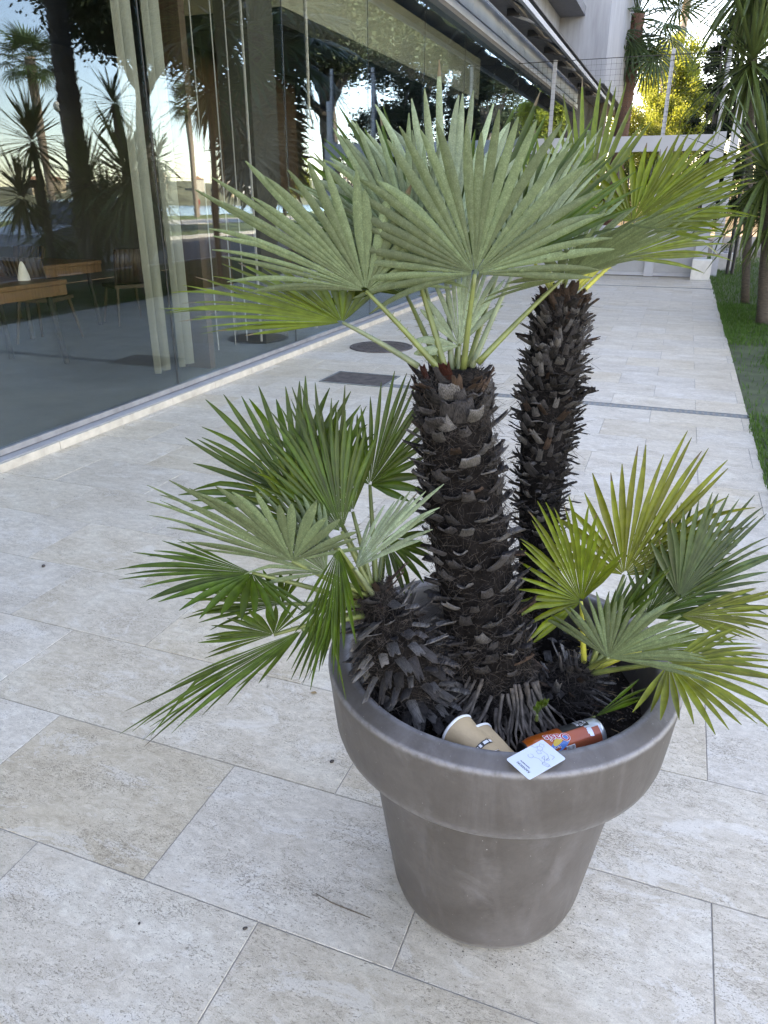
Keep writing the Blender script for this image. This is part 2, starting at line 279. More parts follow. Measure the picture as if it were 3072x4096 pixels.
FRONDS=[
((-0.321, 1.277, 1.384), (-0.33, 1.253, 1.647), (-0.052, 1.333, 1.411), -98, 96, 30, 'u', 'silver', (-0.34, 1.298, 1.215), 1, 0.78),
((-0.509, 1.25, 1.352), (-0.746, 1.114, 1.535), (-0.344, 1.299, 1.478), -52, 118, 27, 'u', 'silver', (-0.378, 1.278, 1.216), 1, 0.62),
((-0.556, 1.252, 1.295), (-0.859, 1.098, 1.336), (-0.646, 1.398, 1.385), -38, 112, 26, 't', 'bright', (-0.419, 1.282, 1.219), 1, 0.72),
((-0.192, 1.401, 1.369), (0.079, 1.458, 1.525), (-0.195, 1.286, 1.426), -62, 125, 24, 'u', 'silver', (-0.314, 1.302, 1.229), 1, 0.8),
((-0.4, 1.377, 1.387), (-0.582, 1.362, 1.662), (-0.216, 1.508, 1.6), -48, 75, 22, 'u', 'pale', (-0.365, 1.31, 1.211), 1, 0.9),
((-0.354, 1.316, 1.254), (-0.371, 1.391, 1.447), (-0.283, 1.38, 1.297), -78, 75, 16, 'u', 'pale', (-0.353, 1.314, 1.211), 0, 1.0),
((-0.468, 1.452, 1.354), (-0.754, 1.469, 1.582), (-0.437, 1.627, 1.613), -50, 55, 18, 't', 'green', (-0.382, 1.316, 1.213), 0, 0.9),
((-0.385, 1.472, 1.38), (-0.449, 1.576, 1.665), (-0.133, 1.603, 1.509), -65, 70, 20, 't', 'green', (-0.36, 1.324, 1.213), 0, 0.9),
((-0.112, 1.864, 1.453), (-0.026, 1.87, 1.652), (0.142, 1.883, 1.487), -70, 100, 30, 't', 'bright', (-0.236, 1.812, 1.288), 1, 0.85),
((-0.238, 2.0, 1.449), (-0.296, 2.228, 1.797), (-0.079, 2.145, 1.533), -58, 62, 16, 't', 'bright', (-0.249, 1.82, 1.292), 0, 0.95),
((-0.296, 1.861, 1.37), (-0.408, 1.986, 1.665), (-0.199, 2.015, 1.501), -65, 65, 18, 't', 'bright', (-0.258, 1.803, 1.288), 0, 0.95),
((-0.134, 1.866, 1.374), (0.113, 2.087, 1.45), (-0.088, 1.87, 1.293), -40, 50, 12, 't', 'bright', (-0.216, 1.807, 1.286), 0, 0.9),
((-0.225, 1.78, 1.362), (-0.151, 1.79, 1.528), (-0.065, 1.78, 1.381), -60, 70, 16, 'u', 'silver', (-0.251, 1.793, 1.284), 0, 0.9),
((-0.447, 1.33, 1.389), (-0.635, 1.282, 1.607), (-0.286, 1.418, 1.538), -42, 62, 22, 'u', 'silver', (-0.371, 1.292, 1.214), 0, 0.9),
((-0.287, 1.438, 1.377), (-0.222, 1.49, 1.643), (-0.115, 1.477, 1.447), -50, 42, 16, 'u', 'pale', (-0.329, 1.315, 1.217), 0, 0.9),
((-0.532, 1.101, 0.863), (-0.691, 1.047, 0.979), (-0.496, 1.141, 0.999), -45, 75, 18, 'u', 'silver', (-0.47, 1.145, 0.806), 0, 0.85),
((-0.498, 1.086, 0.853), (-0.514, 0.933, 0.76), (-0.416, 1.029, 0.837), -45, 55, 15, 't', 'mixed', (-0.464, 1.137, 0.808), 0, 0.9),
((-0.618, 1.082, 0.79), (-0.789, 0.996, 0.821), (-0.591, 1.096, 0.876), -40, 95, 18, 't', 'green', (-0.481, 1.141, 0.78), 0, 0.8),
((-0.586, 1.244, 0.942), (-0.692, 1.277, 1.156), (-0.45, 1.316, 1.038), -55, 60, 20, 't', 'green', (-0.472, 1.169, 0.81), 0, 0.9),
((0.071, 1.501, 0.727), (0.072, 1.573, 0.938), (0.227, 1.533, 0.769), -50, 75, 18, 't', 'green', (-0.049, 1.35, 0.623), 0, 0.9),
((-0.581, 1.176, 0.891), (-0.716, 1.172, 1.046), (-0.495, 1.228, 0.985), -60, 70, 22, 't', 'bright', (-0.472, 1.157, 0.809), 0, 0.85),
((-0.521, 1.202, 0.948), (-0.597, 1.226, 1.117), (-0.427, 1.249, 1.025), -65, 60, 18, 't', 'mixed', (-0.467, 1.162, 0.815), 0, 0.9),
((-0.319, 1.446, 1.372), (-0.242, 1.574, 1.64), (-0.088, 1.523, 1.397), -55, 70, 22, 't', 'green', (-0.34, 1.332, 1.213), 0, 0.9),
((-0.48, 1.389, 1.329), (-0.715, 1.401, 1.501), (-0.445, 1.508, 1.459), -45, 70, 18, 't', 'green', (-0.388, 1.313, 1.21), 0, 0.85),
((-0.085, 1.939, 1.441), (0.096, 2.029, 1.593), (0.019, 1.898, 1.315), -75, 60, 22, 't', 'bright', (-0.233, 1.813, 1.288), 0, 0.85),
((-0.333, 1.881, 1.368), (-0.509, 1.944, 1.605), (-0.253, 1.999, 1.511), -55, 55, 16, 't', 'bright', (-0.26, 1.814, 1.287), 0, 0.9),
((0.036, 1.449, 0.692), (0.164, 1.539, 0.861), (0.162, 1.425, 0.662), -65, 70, 20, 't', 'green', (-0.051, 1.339, 0.626), 0, 0.85),
((0.035, 1.338, 0.68), (0.244, 1.385, 0.711), (0.055, 1.282, 0.641), -55, 55, 16, 't', 'bright', (-0.055, 1.323, 0.619), 0, 0.85),
((-0.59, 1.078, 0.888), (-0.816, 0.954, 1.032), (-0.504, 1.063, 1.012), -42, 118, 24, 'u', 'silver', (-0.484, 1.138, 0.802), 1, 0.8),
((-0.661, 1.052, 0.863), (-0.879, 0.925, 0.919), (-0.603, 0.971, 0.815), -42, 120, 22, 't', 'green', (-0.49, 1.141, 0.789), 1, 0.75),
((-0.535, 1.001, 0.798), (-0.699, 0.72, 0.751), (-0.471, 0.922, 0.801), -30, 70, 18, 't', 'olive', (-0.471, 1.128, 0.769), 1, 0.95),
((-0.648, 1.222, 0.946), (-0.783, 1.252, 1.177), (-0.453, 1.337, 1.036), -72, 78, 25, 't', 'green', (-0.483, 1.172, 0.799), 1, 0.9),
((-0.52, 1.147, 0.93), (-0.615, 1.201, 1.181), (-0.396, 1.229, 0.956), -72, 48, 22, 't', 'green', (-0.466, 1.152, 0.818), 1, 0.9),
((-0.518, 1.284, 0.974), (-0.492, 1.352, 1.206), (-0.386, 1.318, 1.04), -62, 112, 20, 't', 'green', (-0.462, 1.173, 0.81), 1, 0.8),
((-0.473, 1.098, 0.883), (-0.345, 1.165, 1.053), (-0.402, 1.071, 0.867), -60, 50, 13, 'u', 'pale', (-0.456, 1.141, 0.811), 0, 0.9),
((-0.495, 1.076, 0.931), (-0.438, 0.905, 0.788), (-0.416, 1.064, 0.967), -58, 58, 15, 't', 'mixed', (-0.465, 1.139, 0.815), 1, 0.9),
((-0.612, 1.032, 0.752), (-0.728, 0.948, 0.767), (-0.583, 1.055, 0.83), -25, 112, 14, 't', 'green', (-0.474, 1.149, 0.767), 0, 0.9),
((-0.495, 1.306, 0.848), (-0.404, 1.325, 0.763), (-0.449, 1.377, 0.916), -60, 70, 10, 't', 'green', (-0.459, 1.172, 0.804), 0, 0.9),
((-0.089, 1.322, 0.774), (-0.177, 1.313, 1.008), (0.025, 1.342, 0.851), -100, 75, 25, 't', 'bright', (-0.068, 1.322, 0.628), 1, 0.82),
((-0.019, 1.494, 0.761), (-0.009, 1.558, 1.05), (0.219, 1.555, 0.852), -66, 100, 26, 't', 'yellow', (-0.054, 1.34, 0.63), 1, 0.85),
((-0.023, 1.238, 0.712), (0.046, 1.222, 0.875), (0.135, 1.172, 0.717), -78, 76, 24, 'u', 'silver', (-0.061, 1.312, 0.626), 1, 0.95),
((0.083, 1.256, 0.714), (0.285, 1.248, 0.733), (0.078, 1.126, 0.662), -62, 104, 22, 't', 'yellow', (-0.054, 1.312, 0.62), 1, 0.9),
((0.093, 1.47, 0.742), (0.271, 1.56, 0.87), (0.042, 1.502, 0.934), -45, 105, 24, 't', 'blue', (-0.049, 1.35, 0.623), 0, 0.85),
((0.1, 1.429, 0.723), (0.307, 1.482, 0.769), (0.118, 1.364, 0.668), -40, 60, 16, 't', 'yellow', (-0.044, 1.34, 0.622), 0, 0.9),
((-0.048, 1.325, 0.668), (0.021, 1.392, 0.862), (0.048, 1.346, 0.737), -58, 52, 14, 't', 'green', (-0.061, 1.32, 0.619), 0, 0.95),
((-0.031, 1.198, 0.605), (0.052, 1.231, 0.685), (0.008, 1.17, 0.614), -10, 45, 4, 't', 'green', (-0.049, 1.204, 0.582), 0, 1.0),
((-0.132, 1.152, 0.615), (-0.131, 1.161, 0.646), (-0.113, 1.162, 0.634), -30, 55, 9, 't', 'green', (-0.133, 1.156, 0.599), 0, 1.0),
]


# ================================================================ SETTING
FX = -3.72                                     # glass plane
g = MB(); X1, X2 = 40, 41
g.sheet([(-900, -900), (X1, -900), (X1, 2500), (-900, 2500)], -.06); g.add([(X1, -900, -.06), (X2, -900, -4), (X2, 2500, -4), (X1, 2500, -.06)], [(0, 1, 2, 3)])
g.add([(X2, -900, -4), (3500, -900, -4), (3500, 2500, -4), (X2, 2500, -4)], [(0, 1, 2, 3)])
g.obj('ground', M_ground, kind='structure')
a = NT('sea_water'); a.col((.10, .22, .28)); a.b.inputs['Roughness'].default_value = .18; gg = a.n('NewGeometry'); a.bump(a.noise(gg.outputs['Position'], .8, 4), .5, .3)
MB().sheet([(40.6, -900), (3400, -900), (3400, 2400), (40.6, 2400)], -1.3).obj('sea', a.m, kind='structure')
# far shore: a low hill across the bay
h = MB(); n = 60; rows = []
for k in range(n+1):
    t = k/n; x = 420-330*t; y = 40+560*t; zz = 9+8*mn.noise(V((t*6, 3, 0)))+5*mn.noise(V((t*17, 1, 0)))
    rows.append(((x, y, -2), (x+20, y+12, zz*.45), (x+50, y+30, zz), (x+120, y+80, zz*1.15)))
for k in range(n):
    for j in range(3): h.add([rows[k][j], rows[k+1][j], rows[k+1][j+1], rows[k][j+1]], [(0, 1, 2, 3)])
h.obj('hill', simple('hill_scrub', (.13, .135, .08), .9, var=.4, scale=.06), kind='structure')
hw = [simple('house_cream', (.62, .54, .42), .8, var=.1), simple('house_white', (.70, .67, .62), .8, var=.1), simple('house_ochre', (.55, .42, .28), .8, var=.1)]
rt = simple('house_roof', (.33, .16, .09), .8)
for k in range(46):
    t = U(.05, .95); x = 420-330*t; y = 40+560*t; u = U(2, 42); x += u; y += u*.6
    zz = max(0, 9+8*mn.noise(V((t*6, 3, 0)))) * (.45*u/23 if u < 23 else .45+.55*(u-23)/27)
    w, d, hh = U(5, 11), U(5, 8), U(4, 9)
    b = MB().box(-w/2, w/2, -d/2, d/2, -3, hh); b.cur = 1
    b.add([(-w/2-.3, -d/2-.3, hh+.02), (w/2+.3, -d/2-.3, hh+.02), (w/2+.3, d/2+.3, hh+.02), (-w/2-.3, d/2+.3, hh+.02), (0, -d/4, hh+1.8), (0, d/4, hh+1.8)], [(0, 1, 4), (1, 2, 5, 4), (2, 3, 5), (3, 0, 4, 5)]); b.cur = 0
    o = b.obj('shore_house', [random.choice(hw), rt], label='tiny pale house among many on the far shore across the bay', cat='house', group='houses on the far shore', loc=(x, y, zz)); o.rotation_euler.z = U(0, 3)
# lawn, road, verge, promenade (mirrored in the glass)
lw = MB(); N = 80; edge = [(.635+.035*mn.noise(V((0, k*.9, 0)))+.02*mn.noise(V((3, k*2.3, 0))), -6+k*.35) for k in range(N)]
for k in range(N-1): lw.add([(*edge[k], -.004), (4.6, edge[k][1], .0), (4.6, edge[k+1][1], .0), (*edge[k+1], -.004)], [(0, 1, 2, 3)])
lw.obj('lawn', M_lawnsoil, kind='structure')
MB().box(4.6, 4.75, -30, 60, -.2, .03).obj('garden_kerb', M_kerb, kind='structure')
MB().sheet([(4.75, -60), (12, -60), (12, 120), (4.75, 120)], -.02).obj('road', M_asph, kind='structure')
MB().box(12, 12.25, -60, 120, -.2, .11).obj('kerb', M_kerb, kind='structure')
MB().sheet([(12.25, -60), (21, -60), (21, 120), (12.25, 120)], .08).obj('verge', simple('verge_grass', (.07, .10, .03), .9, var=.4, scale=3), kind='structure')
MB().box(21, 28, -60, 140, -.2, .1).obj('promenade', simple('promenade_paving', (.45, .40, .33), .8, var=.1), kind='structure')
MB().sheet([(28, -60), (38.5, -60), (38.5, 160), (28, 160)], .06).obj('promenade_grass', simple('prom_grass', (.10, .14, .035), .9, var=.3, scale=1), kind='structure')

# ---- paving: travertine slabs, each its own piece, running bond
pv = MB().box(-3.62, .62, -1.2, 17.25, -.05, -.0022).obj('paving', M_mortar, kind='structure')
def tile_mesh(w, d):
    b = MB(); e = .0010; z0 = -.03
    ri = [(-w/2, -d/2), (w/2, -d/2), (w/2, d/2), (-w/2, d/2)]; ii = [(-w/2+e, -d/2+e), (w/2-e, -d/2+e), (w/2-e, d/2-e), (-w/2+e, d/2-e)]
    b.add([(*p, z0) for p in ri]+[(*p, -.0012) for p in ri]+[(*p, 0) for p in ii], [(0, 1, 5, 4), (1, 2, 6, 5), (2, 3, 7, 6), (3, 0, 4, 7), (4, 5, 9, 8), (5, 6, 10, 9), (6, 7, 11, 10), (7, 4, 8, 11), (8, 9, 10, 11)])
    return b.mesh('tile', M_stone)
TW, TD, J = .635, .416, .0028
XS = -2.267; full = tile_mesh(TW-J, TD-J); DR = (6.0-.055, 6.0+.055)
holes = [(-2.93, -2.24, 5.86, 6.35)]
for k in range(-5, 39):
    y0 = 1.0+k*TD; y1 = y0+TD; x = (-.997 if k % 2 == 0 else -.683)-5*TW
    while x < .62:
        a0, a1 = max(x, -3.6), min(x+TW, .64)
        if a1-a0 > .02:
            segs = [(y0, y1)]
            if y0 < DR[1] and y1 > DR[0] and a1 > XS+.01:
                segs = []
                if DR[0]-y0 > .03: segs.append((y0, DR[0]))
                if y1-DR[1] > .03: segs.append((DR[1], y1))
                if a0 < XS-.03:
                    q0, q1 = max(y0, DR[0]), min(y1, DR[1])
                    if q1-q0 > .01: link('tile', tile_mesh(XS-a0-J, q1-q0-.001), pv, loc=((a0+XS)/2, (q0+q1)/2, 0))
            for q0, q1 in segs:
                me = full if (a1-a0 > TW-.001 and q1-q0 > TD-.001) else tile_mesh(a1-a0-J, q1-q0-J)
                o = link('tile', me, pv, loc=((a0+a1)/2, (q0+q1)/2, U(-.0006, .0006))); o.rotation_euler = (U(-.0012, .0012), U(-.001, .001), U(-.001, .001))
        x += TW
# drain channel
dr = thing('drain_channel', 'narrow galvanised slot drain crossing the stone path', 'drain', loc=(0, 6.0, 0))
MB().box(XS, .66, -.05, .05, -.03, -.012).obj('channel', M_black, dr)
b = MB(); b.box(XS, .66, -.052, -.041, -.012, .001); b.box(XS, .66, .041, .052, -.012, .001); b.obj('frame', M_galv, dr)
b = MB()
for k in range(73): b.box(XS+k*.04, XS+k*.04+.02, -.04, .04, -.011, -.001)
b.obj('grate', M_galv, dr, kind='stuff')
dr2 = thing('drain_slot', 'thin dark drain slot across the path just before the gate', 'drain', loc=(0, 15.15, .004))
MB().box(-3.5, .64, -.02, .02, -.003, .003).obj('slot', M_galv, dr2)
# covers
mc = thing('manhole_cover', 'round rusty manhole cover set in the paving near the glass', 'manhole cover', loc=(-2.95, 7.68, .003))
MB().lathe([(.0, .004), (.30, .004), (.305, .002), (.315, .002), (.318, .006), (.345, .006), (.35, -.004)], n=56).obj('lid', M_iron, mc)
b = MB()
for i in range(-8, 9):
    for j in range(-8, 9):
        if i*i+j*j < 62: b.box(i*.033-.01, i*.033+.01, j*.033-.01, j*.033+.01, .004, .007)
b.obj('stud', M_iron, mc, kind='stuff')
sc = thing('access_cover', 'square dark metal access cover flush with the paving', 'cover', loc=(-2.56, 6.13, .003))
MB().box(-.28, .28, -.205, .205, -.01, .003).obj('plate', M_iron, sc)
b = MB(); b.box(-.305, .305, -.228, -.212, -.01, .005); b.box(-.305, .305, .212, .228, -.01, .005); b.box(-.305, -.288, -.211, .211, -.01, .005); b.box(.288, .305, -.211, .211, -.01, .005); b.obj('frame', M_galv, sc)

# ---- grass blades
def blades(n, xr, yr, hr, m, dens=None):
    b = MB()
    for _ in range(n):
        x = xr[0]+(xr[1]-xr[0])*random.random()**1.5; y = U(*yr)
        if x < .63+.05*mn.noise(V((0, y*2.6, 0))) : continue
        if dens and dens(x, y) < random.random(): continue
        hh = U(*hr); an = U(0, 6.28); w = U(.0025, .005); lx, ly = U(-.6, .6)*hh, U(-.6, .6)*hh
        if x < .72: lx = -abs(lx)*1.3
        c, s = math.cos(an)*w, math.sin(an)*w
        b.add([(x-c, y-s, -.004), (x+c, y+s, -.004), (x+lx*.4+c*.7, y+ly*.4+s*.7, hh*.6), (x+lx*.4-c*.7, y+ly*.4-s*.7, hh*.6), (x+lx, y+ly, hh)], [(0, 1, 2, 3), (3, 2, 4)])
    return b
def gd(x, y): return .12 if (6.1 < y < 9.2 and mn.noise(V((x*1.2, y*.8, 2))) > -.25) else 1.
blades(30000, (.55, 2.6), (2.5, 13), (.02, .05), None, gd).obj('grass', leafmat('grass_blade', (.042, .10, .013), (.05, .11, .018), .25, .5), kind='stuff', label='short green lawn grass beside the stone path', cat='grass')
blades(26000, (.55, 4.4), (10, 24), (.03, .06), None).obj('grass', bpy.data.materials['grass_blade'], kind='stuff', label='lawn grass at the far end near the white gate', cat='grass')

# ================================================================ BUILDING with the glass front
B = thing('glass_building', 'modern building with tall glass front along the left of the path', 'building', loc=(FX, 0, 0))
def bb(name, x0, x1, y0, y1, z0, z1, m, parent=B, **k):
    return MB().box(x0-FX, x1-FX, y0, y1, z0, z1).obj(name, m, parent, **k)
JY = [5.03+2.127*k for k in range(-5, 11)]; GT = 4.02
for k in range(len(JY)-1): bb('glass_pane', FX-.012, FX, JY[k]+.006, JY[k+1]-.006, .10, GT, M_glass)
for y in JY: bb('glass_seal', FX-.010, FX-.003, y-.005, y+.005, .101, GT-.001, M_black)
for k in range(len(JY)-1):
    bb('sill_rail', FX-.03, FX+.022, JY[k]+.001, JY[k+1]-.001, .062, .099, M_steel)
M_plin = simple('plinth_stone', (.40, .362, .305), .7, var=.22, scale=9, bump=.2); M_ledge = simple('plinth_ledge', (.27, .268, .27), .6, var=.15, scale=5)
y = -5.6
while y < 27:
    L = .61; bb('plinth_stone', -3.625, -3.60+U(0, .002), y+.002, y+L-.002, -.04, .054+U(-.001, .001), M_plin)
    bb('plinth_ledge', -3.76, -3.6255, y+.0015, y+L-.0015, -.04, .0555+U(-.001, .001), M_ledge); y += L
# fascia above the glass
for k in range(len(JY)-1):
    bb('fascia_trim', -3.66, -3.60, JY[k]+.004, JY[k+1]-.004, 4.085, 4.185, M_alu)
    bb('fascia_panel', -3.70, -3.63, JY[k]+.006, JY[k+1]-.006, 4.235, 4.56, M_alu)
bb('fascia_groove', -3.74, -3.67, JY[0], JY[-1], 4.186, 4.234, M_dark)
bb('soffit', -4.6, -3.605, JY[0], JY[-1], 4.021, 4.084, simple('soffit_grey', (.16, .16, .165), .6, var=.1))
# masses above and behind
bb('upper_wall', -15, -4.3, -9, 26, 4.57, 11, M_wallw)
bb('roof_terrace', -4.29, -3.64, JY[0], 26, 4.561, 4.62, M_dark)
bb('end_block', -14, -2.86, 26.003, 36, 4.7, 10.5, M_wallw)
bb('end_base', -14, -3.8, 27, 36, 0, 4.69, M_intd)
bb('balcony_slab', -4.297, -3.58, 4, 25.99, 6.45, 6.68, simple('slab_grey', (.20, .20, .21), .8, var=.1))
bb('parapet', -15.2, -4.2, -9.2, 26.2, 11.003, 11.5, M_wallw)
bb('window', -4.299, -4.27, 2, 12, 7.2, 9.4, M_dark)
# interior
bb('interior_floor', -10.5, -3.765, -8, 27, -.02, .078, M_floor)
bb('interior_wall', -10.7, -10.5, -8, 27, .079, 4.02, M_intd)
bb('interior_end_wall', -10.49, -3.8, 26.5, 26.7, .079, 4.0, M_intd)
bb('glass_pane', -10.49, -3.8, -7.9, -7.88, .079, 4.0, M_glass)  # unseen near end wall, glazed to let added skylight into the room
bb('ceiling', -10.49, -4.61, -7.6, 26.4, 3.95, 4.02, M_intd)
bb('bulkhead', -5.6, -4.05, 7.8, 15.8, 3.27, 3.94, M_blind)
bb('bulkhead_trim', -5.55, -4.06, 7.81, 15.8, 3.12, 3.266, M_black)
bb('column', -4.2, -3.86, 5.72, 5.80, .079, 3.94, M_woodd)
bb('column', -4.35, -4.0, 7.0, 7.5, .079, 3.94, M_intd)
for k in range(8): bb('wood_panel', -5.9, -5.85, 8.7+k*.36, 8.7+k*.36+.353, .079, 3.94, M_woodd)
for y in (5.98, 6.28, 6.50): MB().tube([(-3.93-FX, y, .2), (-3.93-FX, y, 3.9)], .006, 6).obj('curtain_rod', M_white, B)
MB().tube([(-3.93-FX, 6.78, .15), (-3.93-FX, 6.78, 3.9)], .013, 8).obj('curtain_rod', M_white, B)
MB().tube([(-3.9-FX, 8.02, .1), (-3.9-FX, 8.02, 3.9)], .02, 8).obj('curtain_rod', M_steel, B)
# curtain behind the glass
def curtain(y0, y1, zb, label):
    b = MB(); n = 60; z1 = 3.9; fr = []; nf = (y1-y0)*13
    for i in range(n+1):
        t = i/n; fr.append((-3.98+.045*math.sin(t*math.pi*nf+.6)+.015*math.sin(t*nf*5.3+y0), y0+(y1-y0)*t))
    for i in range(n): b.add([(*fr[i], zb), (*fr[i+1], zb), (*fr[i+1], z1), (*fr[i], z1)], [(0, 1, 2, 3)])
    o = b.obj('curtain', M_curt, smooth=True, label=label, cat='curtain'); m = o.modifiers.new('s', 'SOLIDIFY'); m.thickness = .004
curtain(5.06, 5.34, .16, 'wide pale green curtain hanging behind the glass, left of the pane joint')
curtain(5.40, 5.66, .15, 'narrow whitish curtain gathered behind the glass, right of the pane joint')
# tables and chairs inside
M_chair = simple('chair_wood', (.06, .04, .025), .5, var=.3, scale=9)
def chair(loc, rz, label):
    t = thing('chair', label, 'chair', 'dark chairs behind the glass', (*loc, .08), rz)
    MB().box(-.22, .22, -.22, .22, .43, .47).obj('seat', M_chair, t)
    b = MB(); n = 8; pts = [(-.21+.42*i/n, -.2-.05*math.sin(math.pi*i/n)) for i in range(n+1)]
    for i in range(n): b.add([(pts[i][0], pts[i][1], .49), (pts[i+1][0], pts[i+1][1], .49), (pts[i+1][0], pts[i+1][1]-.12, .88), (pts[i][0], pts[i][1]-.12, .88)], [(0, 1, 2, 3)])
    o = b.obj('backrest', M_chair, t, smooth=True); m = o.modifiers.new('s', 'SOLIDIFY'); m.thickness = .03
    for sx in (-1, 1):
        for sy in (-1, 1): MB().tube([(sx*.18, sy*.18, .43), (sx*.24, sy*.25, 0)], [.02, .013], 8).obj('leg', M_chair, t)
        MB().tube([(sx*.2, -.2, .45), (sx*.21, -.33, .86)], .014, 6).obj('back_post', M_chair, t)
chair((-6.35, 7.75), R(60), 'dark wooden chair by the table end nearest the curtain')
chair((-6.3, 6.35), R(15), 'dark chair with its back to the glass, between two tables')
chair((-6.6, 5.3), R(-10), 'dark chair partly hidden at the left edge of the picture')
chair((-7.6, 7.3), R(190), 'dark chair on the far side of the wooden table')
def table(loc, l, w, label):
    t = thing('table', label, 'table', None, (*loc, .08))
    bevel(MB().box(-w/2, w/2, -l/2, l/2, .71, .75).obj('tabletop', M_wood, t), .006)
    MB().box(-w/2+.01, w/2-.01, -l/2+.01, l/2-.01, .62, .708).obj('apron', M_wood, t)
    for sx in (-1, 1):
        for sy in (-1, 1): MB().tube([(sx*(w/2-.1), sy*(l/2-.15), .62), (sx*(w/2-.06), sy*(l/2-.1), 0)], .025, 8).obj('leg', M_black, t)
table((-6.9, 6.9), 1.3, .8, 'wooden dining table behind the chairs inside the glass front')
table((-5.6, 4.95), 1.2, .8, 'wooden dining table at the left edge inside the glass front')
nk = MB().lathe([(.055, 0), (.05, .04), (.025, .13), (.008, .16), (0, .161)], n=12)
nk.obj('napkin', simple('linen', (.75, .75, .74), .8, var=.05), smooth=True, label='folded white napkin standing on the nearer wooden table', cat='napkin', loc=(-5.5, 5.35, .83))
# awning under the upper wall
M_hood = simple('hood_brown', (.10, .09, .085), .7)
A = thing('awning', 'folded roller awning with a long white front bar above the glass', 'awning', loc=(-2.7, 0, 4.2))
for k in range(4): MB().box(-.02, .035, -4+k*8, 3.98+k*8, -.03, .05).obj('front_bar', M_white, A)
MB().tube([(-.50, -4, .33), (-.50, 27.5, .33)], .05, 10).obj('roller', M_dark, A)
MB().box(-.90, -.2, -4, 27.5, .372, .39).obj('hood', M_hood, A)
for k in range(16):
    y = -2+k*1.9; MB().tube([(-.62, y, .27), (-.36, y+.35, .22), (-.05, y+.75, .06)], .026, 6).obj('folding_arm', M_dark if k % 3 else M_steel, A)
    MB().box(-.72, -.5, y-.06, y+.06, .25, .36).obj('bracket', M_black, A)
b = MB()
for i in range(60):
    y0 = -4+i*.525
    b.add([(-.02, y0, .03), (-.02, y0+.525, .03), (-.30, y0+.525, .19+.03*math.sin(i*2.1)), (-.30, y0, .19+.03*math.sin(i*2.1-2.1))], [(0, 1, 2, 3)])
b.obj('canopy_cloth', M_dark, A)

# ================================================================ WHITE GATE, posts and net at the end of the path
GY = 17.2
G = thing('white_gate', 'white steel gate frame closing the far end of the path', 'gate', loc=(0, GY, 0))
MB().box(-3.7, .26, -.07, .07, 2.38, 2.66).obj('top_beam', M_white, G)
for x0, x1 in ((.262, .50), (-.68, -.50), (-2.30, -2.14), (-3.69, -3.5)): MB().box(x0, x1, -.08, .08, .02 if x0 < .2 else .0, 2.378 if x0 < .2 else 2.70).obj('gate_post', M_white, G)
M_pan = simple('gate_panel_grey', (.27, .28, .29), .4, var=.08)
for x0, x1 in ((-.498, .255), (-2.138, -.684), (-3.49, -2.304)):
    MB().box(x0, x1, -.015, .015, .09, .95).obj('panel', M_pan, G); MB().box(x0, x1, -.03, .03, .03, .088).obj('bottom_rail', M_white, G); MB().box(x0, x1, -.03, .03, .952, 1.0).obj('mid_rail', M_white, G)
    for k in range(7):
        xx = x0+(x1-x0)*(k+.5)/7; MB().box(xx-.012, xx+.012, -.012, .012, 1.001, 2.378).obj('bar', M_dark, G)
bevel(MB().box(.235, .60, -.45, -.10, 0, .39).obj('stone_block', simple('block_white', (.62, .60, .56), .8, var=.12), label='pale stone block standing at the foot of the white gate post', cat='block', loc=(0, GY, 0)), .012)
bevel(MB().box(.80, 1.14, -.17, .17, -.02, .37).obj('planter_box', simple('box_white', (.62, .60, .58), .8, var=.12), label='smaller white box on the grass right of the gate', cat='box', loc=(0, 19.6, 0)), .012)
lt = thing('garden_light', 'small bulkhead lamp sitting on the white box on the grass', 'lamp', loc=(1.0, 19.6, .37))
MB().lathe([(.09, 0), (.09, .03), (.06, .05), (.06, .1), (0, .1)], n=14).obj('base', M_white, lt); MB().lathe([(.055, .1), (.055, .2), (.03, .24), (0, .24)], n=14).obj('shade', M_glass, lt)
posts = [(-2.87, 4.06, 'leftmost, against the glass front'), (-.66, 4.13, 'in front of the sunlit yellow tree'), (.34, 4.15, 'beside the dark yucca crown')]
for x, z, w in posts:
    zb = 2.664 if x < 0 else (2.704 if x < .5 else 0)
    MB().box(x-.035, x+.035, -.03, .03, zb, z).obj('net_post', M_white, label='white net post '+w, cat='post', group='white net posts', loc=(0, GY, 0))
MB().box(.60, .76, -.02, .02, 0, 3.6).obj('leaning_panel', simple('panel_glassy', (.40, .42, .46), .25, var=.1), label='grey translucent panel beside the last white post', cat='panel', loc=(0, GY+.6, 0))
b = MB()
x = -3.68
while x < .4: b.box(x-.0015, x+.0015, -.0015, .0015, 2.66, 4.03); x += .095
z = 2.70
while z < 4.05: b.box(-3.68, .38, .0016, .0044, z-.0015, z+.0015); z += .095
b.box(-3.68, .38, -.006, -.002, 4.03, 4.04)
b.obj('net', M_black, label='black wire net stretched between the white posts above the gate', cat='net', loc=(0, GY-.04, 0))
for k, (x, w) in enumerate(((.98, 'left'), (1.08, 'right'))):
    MB().tube([(x, 0, 0), (x, 0, 3.0)], .035, 8).obj('dark_pole', M_black, label='thin black pole, %s one of a pair behind the yucca' % w, cat='pole', loc=(0, 18.3, 0))

